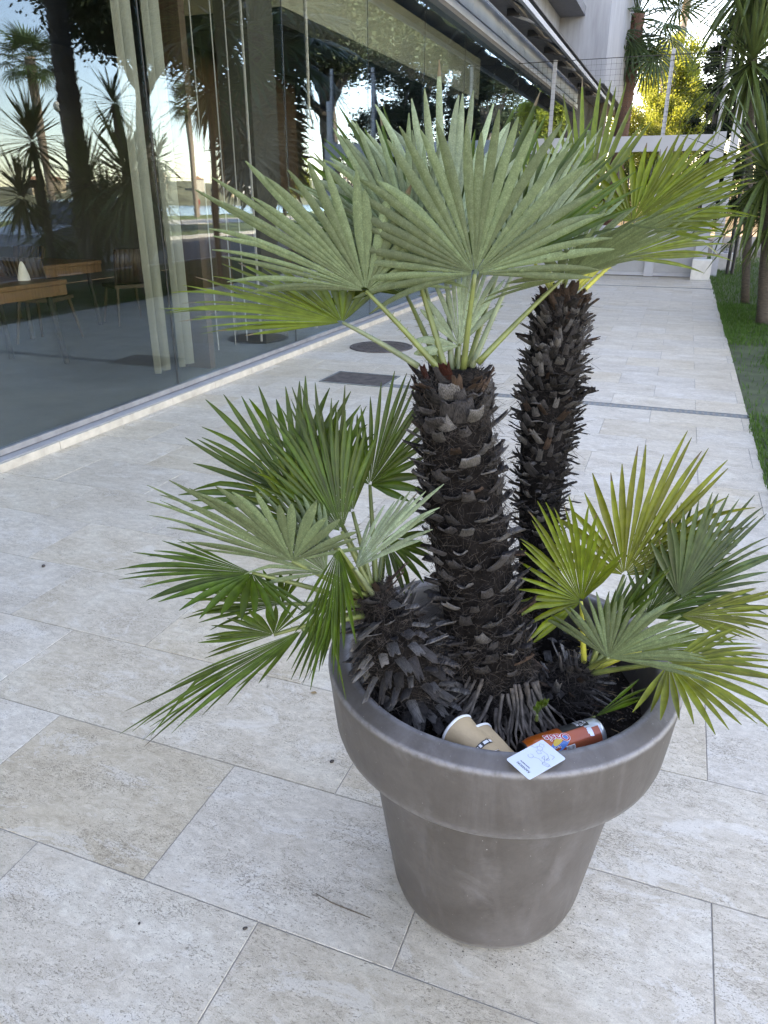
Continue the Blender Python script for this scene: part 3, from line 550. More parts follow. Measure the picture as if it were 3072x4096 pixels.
# ================================================================ PLANTS helpers
def strap(b, base, d, up, L, w, droop, segs=5, fold=.25):
    d = d.normalized(); s = d.cross(up).normalized(); n = s.cross(d); vs = []
    for i in range(segs+1):
        t = i/segs; p = base+d*(L*t)+V((0, 0, -droop*L*t*t)); hw = w*(.55+.9*t if t < .4 else (.91*(1-((t-.4)/.6)**1.7)+.02))
        vs += [p-s*hw, p+n*(-fold*hw), p+s*hw]
    b.add(vs, [(3*i+j, 3*i+j+1, 3*i+j+4, 3*i+j+3) for i in range(segs) for j in range(2)])
def rot_to(d):
    return d.to_track_quat('Y', 'Z').to_matrix().to_4x4()
# strap leaves as single leaf objects (shared meshes)
YL = []
for k in range(6):
    b = MB(); strap(b, V((0, 0, 0)), V((0, 1, 0)), V((0, 0, 1)), 1, .030, (.02, .08, .16, .30, .42, .10)[k], 6, .3); YL.append(b.mesh('leaf', LM['yucca']))
def yucca(name, label, base, heads, trunk_r, n, L, indiv=True, group=None):
    t = thing(name, label, 'yucca', group, base); bx = V(base)
    for hi, (hp, hs) in enumerate(heads):
        hp = V(hp)-bx; mid = hp*.5+V((U(-.06, .06), U(-.06, .06), 0))
        p = [V((0, 0, -.05)) if hi == 0 else (V(heads[0][0])-bx)*.72, mid if hi == 0 else (V(heads[0][0])-bx)*.45+hp*.5, hp]
        pts = [p[0]*(1-u)*(1-u)+p[1]*2*u*(1-u)+p[2]*u*u for u in [i/10 for i in range(11)]]
        MB().tube(pts, [trunk_r*(1.15-.4*i/10)*(1+.08*math.sin(i*5)) for i in range(11)], 10).obj('trunk', M_trk, t, smooth=True)
        bj = MB()
        for k in range(int(n*hs)):
            az = k*2.39996+U(-.2, .2); el = R(88)-(k/(n*hs))**.8*R(150)+U(-.12, .12)
            d = V((math.cos(az)*math.cos(el), math.sin(az)*math.cos(el), math.sin(el))); q = hp+V((0, 0, .10*hs-.22*hs*k/(n*hs)))+V((d.x, d.y, 0))*trunk_r*.6
            ll = L*hs*U(.75, 1.08)*(1 if el > -.5 else .8)
            if indiv:
                vi = 0 if el > .9 else (1 if el > .4 else (2 if el > 0 else random.choice((3, 4))))
                if random.random() < .25: vi = 5
                link('leaf', YL[vi], t, mw=Matrix.Translation(q) @ rot_to(d) @ Matrix.Scale(ll, 4))
            else: strap(bj, q, d, V((0, 0, 1)) if abs(d.z) < .95 else V((1, 0, 0)), ll, .030*ll, U(.05, .35), 4)
        if not indiv: bj.obj('leaves', LM['yucca'], t)
    return t
M_trk = simple('yucca_trunk', (.075, .062, .05), .9, var=.45, scale=22, bump=.8, scl=(1, 1, 3))
M_trkr = simple('palm_trunk_red', (.13, .066, .045), .9, var=.45, scale=26, bump=.8, scl=(1, 1, 3))
M_trkl = simple('palm_trunk_tan', (.26, .20, .15), .9, var=.25, scale=9, bump=.4, scl=(1, 1, 4))
yucca('yucca_tree', 'tall yucca with a spiky round crown at the top right corner', (1.05, 13.2, 0), [((.53, 12.5, 3.22), 1.15), ((.42, 12.8, 4.25), 1.3)], .06, 90, 1.0)
yucca('yucca_tree', 'lower bushy yucca on a brown trunk beside the grass edge', (1.13, 11.0, 0), [((.82, 10.5, 1.80), 1.15), ((1.02, 10.7, 1.40), .95)], .085, 100, .98)

# fan palms with hanging fronds
def fan_mesh(n=22, L=.75, span=R(250), pet=.7):
    b = MB(); b.tube([(0, 0, 0), (0, pet*.5, .05), (0, pet, .03)], [.016, .012, .008], 5); b.cur = 0
    for k in range(n):
        ph = -span/2+span*k/(n-1); d = V((math.sin(ph), math.cos(ph), U(-.06, .02))); ll = L*(1-.22*abs(ph)/(span/2))*U(.9, 1.05)
        s = V((d.y, -d.x, 0)).normalized(); vs = []
        for i in range(6):
            t = i/5; p = V((0, pet, .03))+d*(ll*t)+V((0, 0, -.42*ll*max(0, t-.35)**1.6)); hw = min(t*ll*math.tan(span/n/2), .022)*(1 if t < .6 else (1-t)/.4+.08); vs += [p-s*hw, p+V((0, 0, .3*hw)), p+s*hw]
        b.add(vs, [(3*i+j, 3*i+j+1, 3*i+j+4, 3*i+j+3) for i in range(5) for j in range(2)])
    return b.mesh('frond', LM['fan'])
FM = [fan_mesh() for _ in range(3)]
M_deadfan = leafmat('dead_frond', (.16, .12, .07), (.14, .105, .06), .1)
FD = [m.copy() for m in FM]
for m in FD: m.materials.clear(); m.materials.append(M_deadfan)
def fanpalm(label, base, hgt, r0, r1, scale, nf, mt, skirt=0, lean=(0, 0), stubs=0, name='fan_palm_tree', group=None, el0=75, el1=-50):
    t = thing(name, label, 'palm tree', group, base); top = V((lean[0], lean[1], hgt)); N = int(hgt/.09)
    pts = [V((lean[0]*(i/N)**1.4, lean[1]*(i/N)**1.4, hgt*i/N)) for i in range(N+1)]
    tr = MB().tube(pts, [(r0+(r1-r0)*i/N)*(1+.07*(i % 2)+.05*U(-1, 1)) for i in range(N+1)], 12).obj('trunk', mt, t, smooth=True)
    if stubs:
        b = MB()
        for k in range(stubs):
            i = U(.02, 1)*N; p = pts[int(i)]; az = U(0, 6.28); o = V((math.cos(az), math.sin(az), 0)); s = V((-o.y, o.x, 0)); rr = r0+(r1-r0)*i/N; w = U(.02, .045); L = U(.05, .12)
            q = p+o*rr*.95; b.add([q-s*w, q+s*w, q+o*L*.6+V((0, 0, L))+s*w*.5, q+o*L*.7+V((0, 0, L*.9))-s*w*.5, q-V((0, 0, .05))], [(0, 1, 2, 3), (4, 3, 2), (4, 0, 3), (4, 2, 1)])
        b.obj('leaf_base', mt, tr, kind='stuff')
    for k in range(nf+skirt):
        az = k*2.39996+U(-.25, .25); dead = k >= nf
        el = R(el0)-(k/nf)*R(el0-el1) if not dead else R(U(-85, -62))
        d = V((math.cos(az)*math.cos(el), math.sin(az)*math.cos(el), math.sin(el))); q = top+V((0, 0, (-.15 if not dead else -.3-U(0, 1)*hgt*.25)))
        link('frond', random.choice(FD if dead else FM), t, mw=Matrix.Translation(q) @ rot_to(d) @ Matrix.Rotation(U(-.4, .4), 4, 'Y') @ Matrix.Scale(scale*U(.85, 1.1), 4))
    return t
fanpalm('fan palm with a reddish trunk and hanging fronds beyond the gate', (-2.92, 33, 0), 7.7, .34, .25, 1.9, 30, M_trkr, lean=(.25, 0), stubs=500, el1=-78)
fanpalm('slim grey palm trunk right against the end of the building', (-3.36, 31.0, 0), 9.5, .16, .13, 1.3, 22, M_trkl, lean=(.05, 0), el1=-80)
fanpalm('very tall thin palm with a bare tan trunk behind the sunlit tree', (-2.2, 60, 0), 18, .30, .22, 1.7, 22, M_trkl, lean=(.5, 0))

# leafy trees
def crown(b, c, rx, rz, n, ls, clumps=40, up=.0):
    cs = []
    for _ in range(clumps):
        d = V((random.gauss(0, 1), random.gauss(0, 1), random.gauss(0, 1))).normalized()*(random.random()**.45); cs.append(V((c[0]+d.x*rx, c[1]+d.y*rx, c[2]+d.z*rz)))
    cr = rx*1.15/clumps**.36
    for _ in range(n):
        q = random.choice(cs)+V((random.gauss(0, .45), random.gauss(0, .45), random.gauss(0, .42)))*cr
        d = V((U(-1, 1), U(-1, 1), U(-1, 1)+up)).normalized(); s = d.cross(V((U(-1, 1), U(-1, 1), U(-1, 1)))).normalized(); L = ls*U(.6, 1.3); w = L*.28
        b.add([q, q+d*L*.5+s*w, q+d*L, q+d*L*.5-s*w], [(0, 1, 2, 3)])
def tree(name, label, base, th, tr, crowns, n, ls, lm, bark=None, clumps=40, up=0., cat='tree', limbs=6):
    t = thing(name, label, cat, None, base); bx = V(base); b = MB()
    c0 = V(crowns[0][0])-bx
    b.tube([(0, 0, -.1), (c0.x*.2, c0.y*.2, th*.5), (c0.x*.6, c0.y*.6, th)], [tr*1.2, tr, tr*.7], 9)
    for cc, rx, rz in crowns:
        for k in range(limbs):
            e = V(cc)-bx+V((U(-.7, .7)*rx, U(-.7, .7)*rx, U(-.5, .6)*rz)); p0 = V((c0.x*.6, c0.y*.6, th*U(.75, 1))); m = (p0+e)/2+V((0, 0, -.1*rz))
            b.tube([p0, m, e], [tr*.5, tr*.3, tr*.08], 6)
    b.obj('trunk', bark or M_trk, t, smooth=True); b = MB()
    tot = sum(c[1]**2*c[2] for c in crowns)
    for cc, rx, rz in crowns: crown(b, V(cc)-bx, rx, rz, int(n*rx*rx*rz/tot), ls, clumps, up)
    b.obj('crown', lm, t, kind='stuff'); return t
L_sun = leafmat('leaf_sunny', (.19, .22, .03), (.17, .20, .035), .4, .5); L_dk = leafmat('leaf_cypress', (.022, .035, .012), (.025, .04, .015), .1, .6); L_pine = leafmat('leaf_pine', (.03, .045, .018), (.035, .05, .02), .15, .6); L_mid = leafmat('leaf_mid', (.10, .12, .025), (.10, .12, .03), .35, .5)
tree('leafy_tree', 'bright yellow green sunlit tree behind the white net posts', (-1.2, 39, 0), 3.2, .22, [((-1.2, 39, 6.2), 1.5, 1.7), ((-1.5, 38.6, 4.2), 1.5, 1.6), ((-.6, 39.3, 5.0), 1.3, 2.0)], 70000, .10, L_sun, clumps=70, up=.9)
tree('leafy_tree', 'loose sunlit shrub in front of the palm trunk beyond the gate', (-2.3, 37, 0), 2.0, .12, [((-2.2, 37, 3.4), 1.3, 1.5), ((-3.0, 36.6, 4.2), .9, 1.2)], 22000, .09, L_sun, clumps=40, up=.4)
tree('leafy_tree', 'low sunlit bush at the foot of the yellow green tree', (-.8, 34, 0), 1.2, .10, [((-.9, 34, 2.2), 1.3, 1.1), ((.5, 34.5, 2.0), 1.0, 1.2), ((-2.6, 34, 1.9), 1.0, 1.1)], 24000, .09, L_mid, clumps=40)
tree('cypress_tree', 'dark shaded conifer between the yellow tree and the yucca', (.55, 30, 0), 2.0, .2, [((.60, 30, 3.6), .85, 3.2), ((.75, 30.2, 6.2), .7, 1.8), ((1.6, 30, 3.2), 1.0, 2.6)], 36000, .10, L_dk, clumps=60)
tree('leafy_tree', 'dark bushy tree behind the yucca at the right edge', (2.8, 27, 0), 2.5, .2, [((2.3, 27, 4.2), 1.4, 2.4), ((2.6, 26.5, 2.4), 1.4, 1.6)], 26000, .11, L_dk, clumps=50)
b = MB().box(-8, 6, 43, 43.3, 0, 1.9); b.obj('garden_wall', simple('ochre_wall', (.50, .40, .26), .85, var=.2, scale=3), label='pale ochre garden wall far behind the gate', cat='wall')

# ---- reflected garden and street (right of the path)
fanpalm('large palm with a rough dark trunk mirrored at the left of the glass', (3.2, 12.1, 0), 6.6, .21, .16, 1.15, 26, M_trk, stubs=420, lean=(-.1, -.1))
yucca('yucca_tree', 'spiky yucca mirrored right of the palm trunk in the glass', (3.4, 13.6, 0), [((3.5, 13.7, 3.25), 1.0), ((2.9, 13.2, 2.2), .9)], .07, 70, .85, False)
yucca('yucca_tree', 'yucca clump mirrored at the left edge of the glass', (2.5, 10.3, 0), [((2.5, 10.35, 2.35), 1.1), ((2.7, 10.1, 1.55), 1.1), ((2.8, 10.6, 1.0), 1.0)], .06, 90, .85, False)
yucca('yucca_tree', 'dense low yucca mirrored over the parked car', (2.9, 11.7, 0), [((2.9, 11.9, 1.75), 1.25), ((3.2, 12.7, 1.2), 1.2), ((3.3, 12.2, .9), 1.1), ((3.0, 13.6, 1.3), 1.1)], .08, 100, .9, False)
yucca('yucca_tree', 'small yucca mirrored just left of the curtain', (3.5, 15.0, 0), [((3.6, 15.1, 2.3), .95), ((3.9, 15.6, 1.7), .8)], .06, 60, .85, False)
fanpalm('fan palm with a skirt of dead fronds mirrored behind the curtain rods', (3.0, 18.6, 0), 5.4, .30, .24, 2.0, 44, M_trk, skirt=60)
fanpalm('slim promenade palm mirrored against the sky', (25, 34.5, 0), 8.2, .22, .18, 1.5, 26, M_trkl)
fanpalm('promenade palm by the sea mirrored near the walkers', (33, 60, 0), 9.0, .25, .2, 1.5, 24, M_trkl)
tree('pine_tree', 'umbrella pine with a heavy dark crown mirrored top left', (9.5, 22.5, 0), 5.5, .28, [((8.6, 21.6, 7.0), 3.2, 1.5), ((10.4, 24.4, 8.4), 3.2, 1.5)], 80000, .16, L_pine, clumps=60)
tree('pine_tree', 'big umbrella pine darkening the middle of the glass', (9.3, 37, 0), 6.2, .45, [((8.6, 34.5, 8.6), 3.6, 1.9), ((9.6, 39.5, 9.2), 3.8, 2.0)], 60000, .2, L_pine, clumps=70)
tree('pine_tree', 'far umbrella pine mirrored in the middle panes', (9.5, 50, 0), 7.5, .35, [((9, 49, 10.0), 3.4, 1.6), ((9.5, 54, 11.5), 3.0, 1.4)], 24000, .22, L_pine, clumps=46)
tree('pine_tree', 'umbrella pine mirrored below the white fascia', (10, 72, 0), 8, .4, [((9.5, 70, 10.6), 3.0, 1.4), ((10.6, 77, 8.2), 3.2, 2.0)], 24000, .25, L_pine, clumps=46)
tree('leafy_tree', 'sunlit yellow bush mirrored behind the dark column', (30, 71, 0), 2, .2, [((30, 71, 3.2), 2.4, 2.4)], 5000, .35, L_sun, clumps=40)
def lamp(label, base, h, r):
    t = thing('street_lamp', label, 'street lamp', None, base)
    MB().tube([(0, 0, 0), (0, 0, h-r)], [.09, .05], 10).obj('pole', M_steel, t)
    MB().lathe([(.02, -r*1.1)]+[(r*math.sin(R(a)), -r*math.cos(R(a))) for a in range(20, 181, 16)], (0, 0, h), 18).obj('globe', simple('globe_glass', (.7, .68, .62), .3, var=.05), t, smooth=True)
lamp('street lamp with a white globe mirrored beside the palm trunk', (25, 36, 0), 6.1, .28)
lamp('street lamp with a white globe mirrored under the fascia', (6.6, 49.5, 0), 8.7, .30)
# car parked on the road, mirrored
C = thing('parked_car', 'silver car parked on the street mirrored low in the glass', 'car', loc=(6.3, 15.3, 0), rz=R(-90))
M_car = cardmat('car_paint', (.30, .31, .33), .25); M_cg = simple('car_glass', (.03, .035, .04), .08, var=.1); M_tyre = simple('tyre', (.02, .02, .02), .8)
def loft(prof_lo, name, m, y_in, parent):
    b = MB()
    for sgn in (1, -1):
        vs = [(x, sgn*(hw), z) for x, z, hw in prof_lo]; b.add(vs, [tuple(range(len(vs))) if sgn < 0 else tuple(range(len(vs)-1, -1, -1))])
    n = len(prof_lo)
    for i in range(n):
        p, q = prof_lo[i], prof_lo[(i+1) % n]; b.add([(p[0], p[2], p[1]), (q[0], q[2], q[1]), (q[0], -q[2], q[1]), (p[0], -p[2], p[1])], [(0, 1, 2, 3)])
    o = b.obj(name, m, parent); bevel(o, y_in, 3); return o
loft([(2.15, .25, .80), (2.2, .55, .84), (2.05, .80, .86), (1.1, .98, .88), (-1.7, 1.02, .88), (-2.15, .9, .84), (-2.2, .5, .84), (-2.1, .25, .80)], 'body', M_car, .06, C)
loft([(1.12, .985, .80), (.35, 1.44, .66), (-1.1, 1.50, .66), (-1.95, 1.0, .78)], 'cabin', M_cg, .05, C)
loft([(.32, 1.45, .67), (.30, 1.475, .67), (-1.05, 1.54, .66), (-1.2, 1.505, .66)], 'roof', M_car, .01, C)
for sx in (1.35, -1.35):
    for sy in (1, -1):
        w = link('wheel', None, C, loc=(sx, sy*.80, .33)); w.rotation_euler.x = R(90)
        MB().lathe([(.20, -.11), (.31, -.11), (.33, -.07), (.33, .07), (.31, .11), (.20, .11)], n=24).obj('tyre', M_tyre, w); MB().lathe([(0, -.10), (.20, -.09), (.20, .09), (0, .10)], n=16).obj('rim', M_steel, w)
for sy in (1, -1):
    bevel(MB().box(2.0, 2.19, sy*.62-.17, sy*.62+.17, .62, .76).obj('headlight', M_glass, C), .03); bevel(MB().box(.75, .95, sy*.95-.07, sy*.95+.07, 1.0, 1.14).obj('wing_mirror', M_car, C), .03)
# two walkers on the promenade, mirrored
def person(label, base, shirt, trouser):
    P = [(0, 0, .95), (0, .0, 1.18), (0, 0, 1.42), (0, 0, 1.52), (0, .02, 1.66), (.09, 0, .90), (.11, .08, .5), (.11, -.02, .08), (.11, .12, .03), (-.09, 0, .90), (-.11, -.06, .5), (-.11, -.14, .08), (-.11, 0, .03), (.19, 0, 1.40), (.25, -.04, 1.12), (.24, .08, .88), (-.19, 0, 1.40), (-.25, .03, 1.12), (-.24, .12, .88)]
    E = [(0, 1), (1, 2), (2, 3), (3, 4), (0, 5), (5, 6), (6, 7), (7, 8), (0, 9), (9, 10), (10, 11), (11, 12), (2, 13), (13, 14), (14, 15), (2, 16), (16, 17), (17, 18)]
    rad = [.14, .13, .14, .055, .10, .095, .065, .045, .04, .095, .065, .045, .04, .06, .045, .035, .06, .045, .035]
    me = bpy.data.meshes.new('person'); me.from_pydata(P, E, []); o = bpy.data.objects.new('person', me); COL.objects.link(o)
    m = o.modifiers.new('skin', 'SKIN'); o.modifiers.new('sub', 'SUBSURF').levels = 1
    for i, r in enumerate(rad): me.skin_vertices[0].data[i].radius = (r, r*.8 if i < 3 else r)
    me.skin_vertices[0].data[0].use_root = True
    dg = bpy.context.evaluated_depsgraph_get(); m2 = bpy.data.meshes.new_from_object(o.evaluated_get(dg)); bpy.data.objects.remove(o)
    m2.materials.clear()
    for q in (simple('cloth', shirt, .8), simple('trousers', trouser, .8), simple('skin', (.45, .28, .2), .6), simple('hair', (.05, .035, .025), .7)): m2.materials.append(q)
    for p in m2.polygons:
        z = p.center.z; ax = abs(p.center.x); p.material_index = 3 if z > 1.66 or (z > 1.56 and p.center.y < .0) else 2 if z > 1.47 or z < .08 or (ax > .2 and z < 1.1) else 0 if z > .93 else 1; p.use_smooth = True
    o = link('person', m2, None, label, 'person', loc=base); o.rotation_euler.z = U(0, 6)
person('person in a red top walking on the promenade, mirrored in the glass', (36.2, 65.2, .06), (.55, .03, .04), (.25, .12, .12))
person('person in dark clothes walking beside the one in red, mirrored', (35.2, 66.2, .06), (.04, .04, .05), (.06, .06, .08))

# ================================================================ PLANTER
PX, PY = -.238, 1.3134
PT = thing('planter', 'large round taupe planter pot with a thick rolled rim', 'plant pot', loc=(PX, PY, 0))
MB().lathe([(0, .003), (.190, .003), (.204, .006), (.2125, .016), (.2165, .030), (.218, .036), (.2195, .040), (.222, .055), (.232, .12), (.250, .24), (.268, .36), (.279, .43), (.283, .47), (.283, .52)], n=128).obj('body', M_pot, PT, smooth=True)
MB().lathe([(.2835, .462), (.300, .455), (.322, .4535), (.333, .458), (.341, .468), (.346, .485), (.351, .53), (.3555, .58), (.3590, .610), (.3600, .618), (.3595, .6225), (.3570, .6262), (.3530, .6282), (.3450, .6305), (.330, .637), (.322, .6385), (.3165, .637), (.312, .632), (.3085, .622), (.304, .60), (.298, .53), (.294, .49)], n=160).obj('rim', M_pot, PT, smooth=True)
b = MB(); rng = [0, .06, .12, .17, .21, .25, .28, .296]; n = 48; vs = []
for r in rng:
    for k in range(n):
        an = 2*math.pi*k/n; x, y = r*math.cos(an), r*math.sin(an); vs.append((x, y, .545+.012*mn.noise(V((x*14, y*14, 0)))-.02*(r/.3)**2))
b.add(vs, [(i*n+k, i*n+(k+1) % n, (i+1)*n+(k+1) % n, (i+1)*n+k) for i in range(len(rng)-1) for k in range(n)]); b.obj('soil', M_soil, PT, smooth=True)
b = MB()
for _ in range(3200):
    r = .295*math.sqrt(random.random()); an = U(0, 6.28); x, y = r*math.cos(an), r*math.sin(an); s = U(.0012, .0042); z = .545+.012*mn.noise(V((x*14, y*14, 0)))-.02*(r/.3)**2
    p = [V((U(-1, 1), U(-1, 1), U(-.6, 1))).normalized()*s*U(.7, 1.2)+V((x, y, z+s*.3)) for _ in range(4)]; b.add(p, [(0, 1, 2), (0, 2, 3), (0, 3, 1), (1, 3, 2)])
b.obj('grit', M_grit, PT, kind='stuff')

b = MB()
for _ in range(240):
    r = .285*math.sqrt(U(.25, 1)); an = U(0, 6.28); q = V((r*math.cos(an), r*math.sin(an), .530+U(0, .012))); a_ = U(0, 6.28); L = U(.012, .05); d = V((math.cos(a_), math.sin(a_), U(-.1, .2)))*L; w = V((-math.sin(a_), math.cos(a_), 0))*U(.0005, .0018)
    b.add([q-w, q+w, q+d*.5+w+V((0, 0, .003)), q+d*.5-w+V((0, 0, .003)), q+d], [(0, 1, 2, 3), (3, 2, 4)])
b.obj('straw', simple('straw', (.17, .125, .08), .85, var=.6, scale=90, spec=.1), PT, kind='stuff')

# ================================================================ THE POTTED FAN PALM
FP = thing('fan_palm', 'clumping fan palm with several shaggy trunks growing in the planter', 'palm', loc=(PX, PY, .54))
O = V((PX, PY, .54))
def interp(path, s):
    n = len(path)-1; x = s*n; i = min(int(x), n-1); t = x-i; a, b = path[i], path[i+1]
    return V(a[:3])*(1-t)+V(b[:3])*t, a[3]*(1-t)+b[3]*t, (V(b[:3])-V(a[:3])).normalized()
def stub_mesh(mat, curl, taper, arc, seed):
    rs = random.Random(seed); b = MB(); nx, ny = 4, 4; top = []; bot = []
    for j in range(ny+1):
        t = j/ny
        for i in range(nx+1):
            u = i/nx*2-1; w = (1-taper*t)*.5; e = (rs.uniform(-.22, .12) if j == ny else 0)
            x = u*w; y = t+e; z = curl*t*t+arc*(1-u*u)*.5
            top.append((x, y, z+.07)); bot.append((x*.94, y, z-.07))
    N = len(top); idx = lambda i, j: j*(nx+1)+i; fs = []
    for j in range(ny):
        for i in range(nx): fs += [(idx(i, j), idx(i+1, j), idx(i+1, j+1), idx(i, j+1)), (N+idx(i, j), N+idx(i, j+1), N+idx(i+1, j+1), N+idx(i+1, j))]
        fs += [(idx(0, j), idx(0, j+1), N+idx(0, j+1), N+idx(0, j)), (idx(nx, j), N+idx(nx, j), N+idx(nx, j+1), idx(nx, j+1))]
    for i in range(nx): fs.append((idx(i, ny), idx(i+1, ny), N+idx(i+1, ny), N+idx(i, ny)))
    b.add(top+bot, fs); return b.mesh('leaf_base', mat)
SM = {}
for nm, mt in (('g', M_stub), ('l', M_stubl), ('b', M_stubb), ('r', M_stubr)):
    SM[nm] = [stub_mesh(mt, U(-.75, .1), U(.05, .4), U(.25, .7), k*7+3) for k in range(8)]
stubs = []
TRK = {}
spec = {'A': dict(dy=.0215, w=(.027, .042), L=(.028, .042), lo=78, hi=38), 'B': dict(dy=.0150, w=(.012, .026), L=(.022, .046), lo=80, hi=45),
        'C': dict(dy=.0200, w=(.018, .026), L=(.034, .054), lo=118, hi=60), 'D': dict(dy=.0190, w=(.014, .022), L=(.035, .055), lo=85, hi=40)}
for key, path in TRUNKS.items():
    sp = spec[key]; length = sum((V(path[i+1][:3])-V(path[i][:3])).length for i in range(len(path)-1)); NR = 40
    b = MB(); pts = []; rad = []
    for i in range(NR+1):
        p, r, t = interp(path, i/NR); pts.append(p-O); rad.append(r*(1+.05*mn.noise(V((i*.7, ord(key), 0)))))
    tr = b.tube(pts, rad, 22).obj('trunk', M_core, FP, smooth=True, label={'A': 'thickest front trunk, dark and shaggy', 'B': 'slimmer trunk leaning behind the front one', 'C': 'short leaning stump covered in split grey leaf bases', 'D': 'small stump at the right'}[key]); TRK[key] = tr
    s = .01 if key != 'C' else .04; row = 0
    while s < .97:
        p, r, t = interp(path, s); ref = V((1, 0, 0)); a1 = (ref-t*ref.dot(t)).normalized(); b1 = t.cross(a1); wm = sum(sp['w'])/2
        k = max(4, int(2*math.pi*r/(wm*1.22)))
        for j in range(k):
            if s < .22 and key == 'A' and random.random() < .55: continue
            an = 2*math.pi*(j+.5*(row % 2))/k+U(-.12, .12); o = a1*math.cos(an)+b1*math.sin(an); f = s
            dn = V((0, 0, -1)) if key == 'C' else V((0, 0, 0))
            ang = R(sp['lo']+(sp['hi']-sp['lo'])*f**1.6+U(-16, 16)*(1.8 if key == 'B' else 1.8 if f > .84 else 1.2)); d = (t*math.cos(ang)+o*math.sin(ang)).normalized(); nn = (o*math.cos(ang)-t*math.sin(ang)); 
            top = f > .86 and key in 'AC'; w = U(*sp['w'])*(U(.45, .75) if top else U(.7, 1.1)); L = U(*sp['L'])*(U(.9, 1.35) if top else U(.7, 1.15)); sd_ = d.cross(nn).normalized()
            d2 = (d+sd_*U(-.4, .4)).normalized(); nn = sd_.cross(d2)*-1; nn = d2.cross(sd_)*-1 if nn.dot(o) < 0 else nn
            sd2 = d2.cross(nn)
            P0 = p-O+o*(r*U(.88, .96))+t*U(-.011, .011)
            kind = 'g' if random.random() < (.66 if key != 'C' else .40) else 'l'
            if f > .86 and key in 'AC': kind = 'r' if random.random() < .10 else ('b' if random.random() < .85 else 'g')
            elif f > .86: kind = 'b'
            elif random.random() < .09: kind = 'b'
            face = (EYE-(P0+O)).normalized().dot(o)
            mw = Matrix(((sd2.x*w, d2.x*L, nn.x*w*.6, P0.x), (sd2.y*w, d2.y*L, nn.y*w*.6, P0.y), (sd2.z*w, d2.z*L, nn.z*w*.6, P0.z), (0, 0, 0, 1)))
            stubs.append((face*(1.15 if key in 'AC' else 1.0)-(.25 if key == 'B' and f < .35 else 0), key, random.choice(SM[kind]), mw, kind))
        s += sp['dy']/length; row += 1
stubs.sort(key=lambda q: -q[0])
rest = {}
for i, (fc, key, me, mw, kind) in enumerate(stubs):
    if i < 300: link('leaf_base', me, TRK[key], mw=mw)
    else: rest.setdefault(key, []).append((me, mw, kind))
for key, lst in rest.items():
    b = MB()
    for me, mw, kind in lst:
        b.cur = {'g': 0, 'l': 1, 'b': 2, 'r': 3}[kind]; b.add([mw @ v.co for v in me.vertices], [tuple(p.vertices) for p in me.polygons])
    b.obj('leaf_bases', [M_stub, M_stubl, M_stubb, M_stubr], TRK[key], kind='stuff')
# fibres
for key, path in TRUNKS.items():
    b = MB()
    for _ in range({'A': 6500, 'B': 3600, 'C': 2800, 'D': 1300}[key]):
        s = U(0, 1) if key != 'A' else random.random()**1.25; p, r, t = interp(path, s); an = U(0, 6.28); ref = V((1, 0, 0)); a1 = (ref-t*ref.dot(t)).normalized(); b1 = t.cross(a1); o = a1*math.cos(an)+b1*math.sin(an)
        q = p-O+o*(r*1.0+U(0, .008)); d = (t*U(-.7, .9)+t.cross(o)*U(-1, 1)+o*U(0, .45)).normalized(); L = U(.012, .035); w = U(.0002, .0004); c1 = V((U(-1, 1), U(-1, 1), U(-1, .4)))*.75; vs = []
        for i in range(5):
            u = i/4; pp = q+d*L*u+c1*L*u*u; sd_ = d.cross(EYE-O-pp).normalized()*w*(1-.5*u); vs += [pp-sd_, pp+sd_]
        b.add(vs, [(2*i, 2*i+1, 2*i+3, 2*i+2) for i in range(4)])
    b.obj('fibres', M_fib, TRK[key], kind='stuff')
# aerial roots flaring from the front trunk onto the soil
p0, r0, t0 = interp(TRUNKS['A'], .06)
cam_az = math.atan2(-p0.y, -p0.x)
for k in range(70):
    an = cam_az+R(U(-62, 70)) if k < 48 else cam_az+R(U(15, 55)); o = V((math.cos(an), math.sin(an), 0)); s = V((-o.y, o.x, 0)); zt = U(.03, .115); L = U(.035, .085)
    pts = [p0-O+o*(r0*.98)+V((0, 0, zt-.02)), p0-O+o*(r0*1.10+L*.15)+s*U(-.008, .008)+V((0, 0, zt*.65-.015)), p0-O+o*(r0*1.1+L*.6)+s*U(-.015, .015)+V((0, 0, zt*.25)), p0-O+o*(r0*1.1+L)+s*U(-.02, .02)+V((0, 0, -.012))]
    pp = []
    for i in range(3):
        for u in (0, .5): pp.append(pts[i].lerp(pts[i+1], u)+V((U(-1, 1), U(-1, 1), U(-1, 1)))*.0015)
    pp.append(pts[3]); ra = U(.0028, .0052); MB().tube(pp, [ra*(1-.45*i/6)*U(.85, 1.15) for i in range(7)], 6).obj('root', M_root, FP, smooth=True)

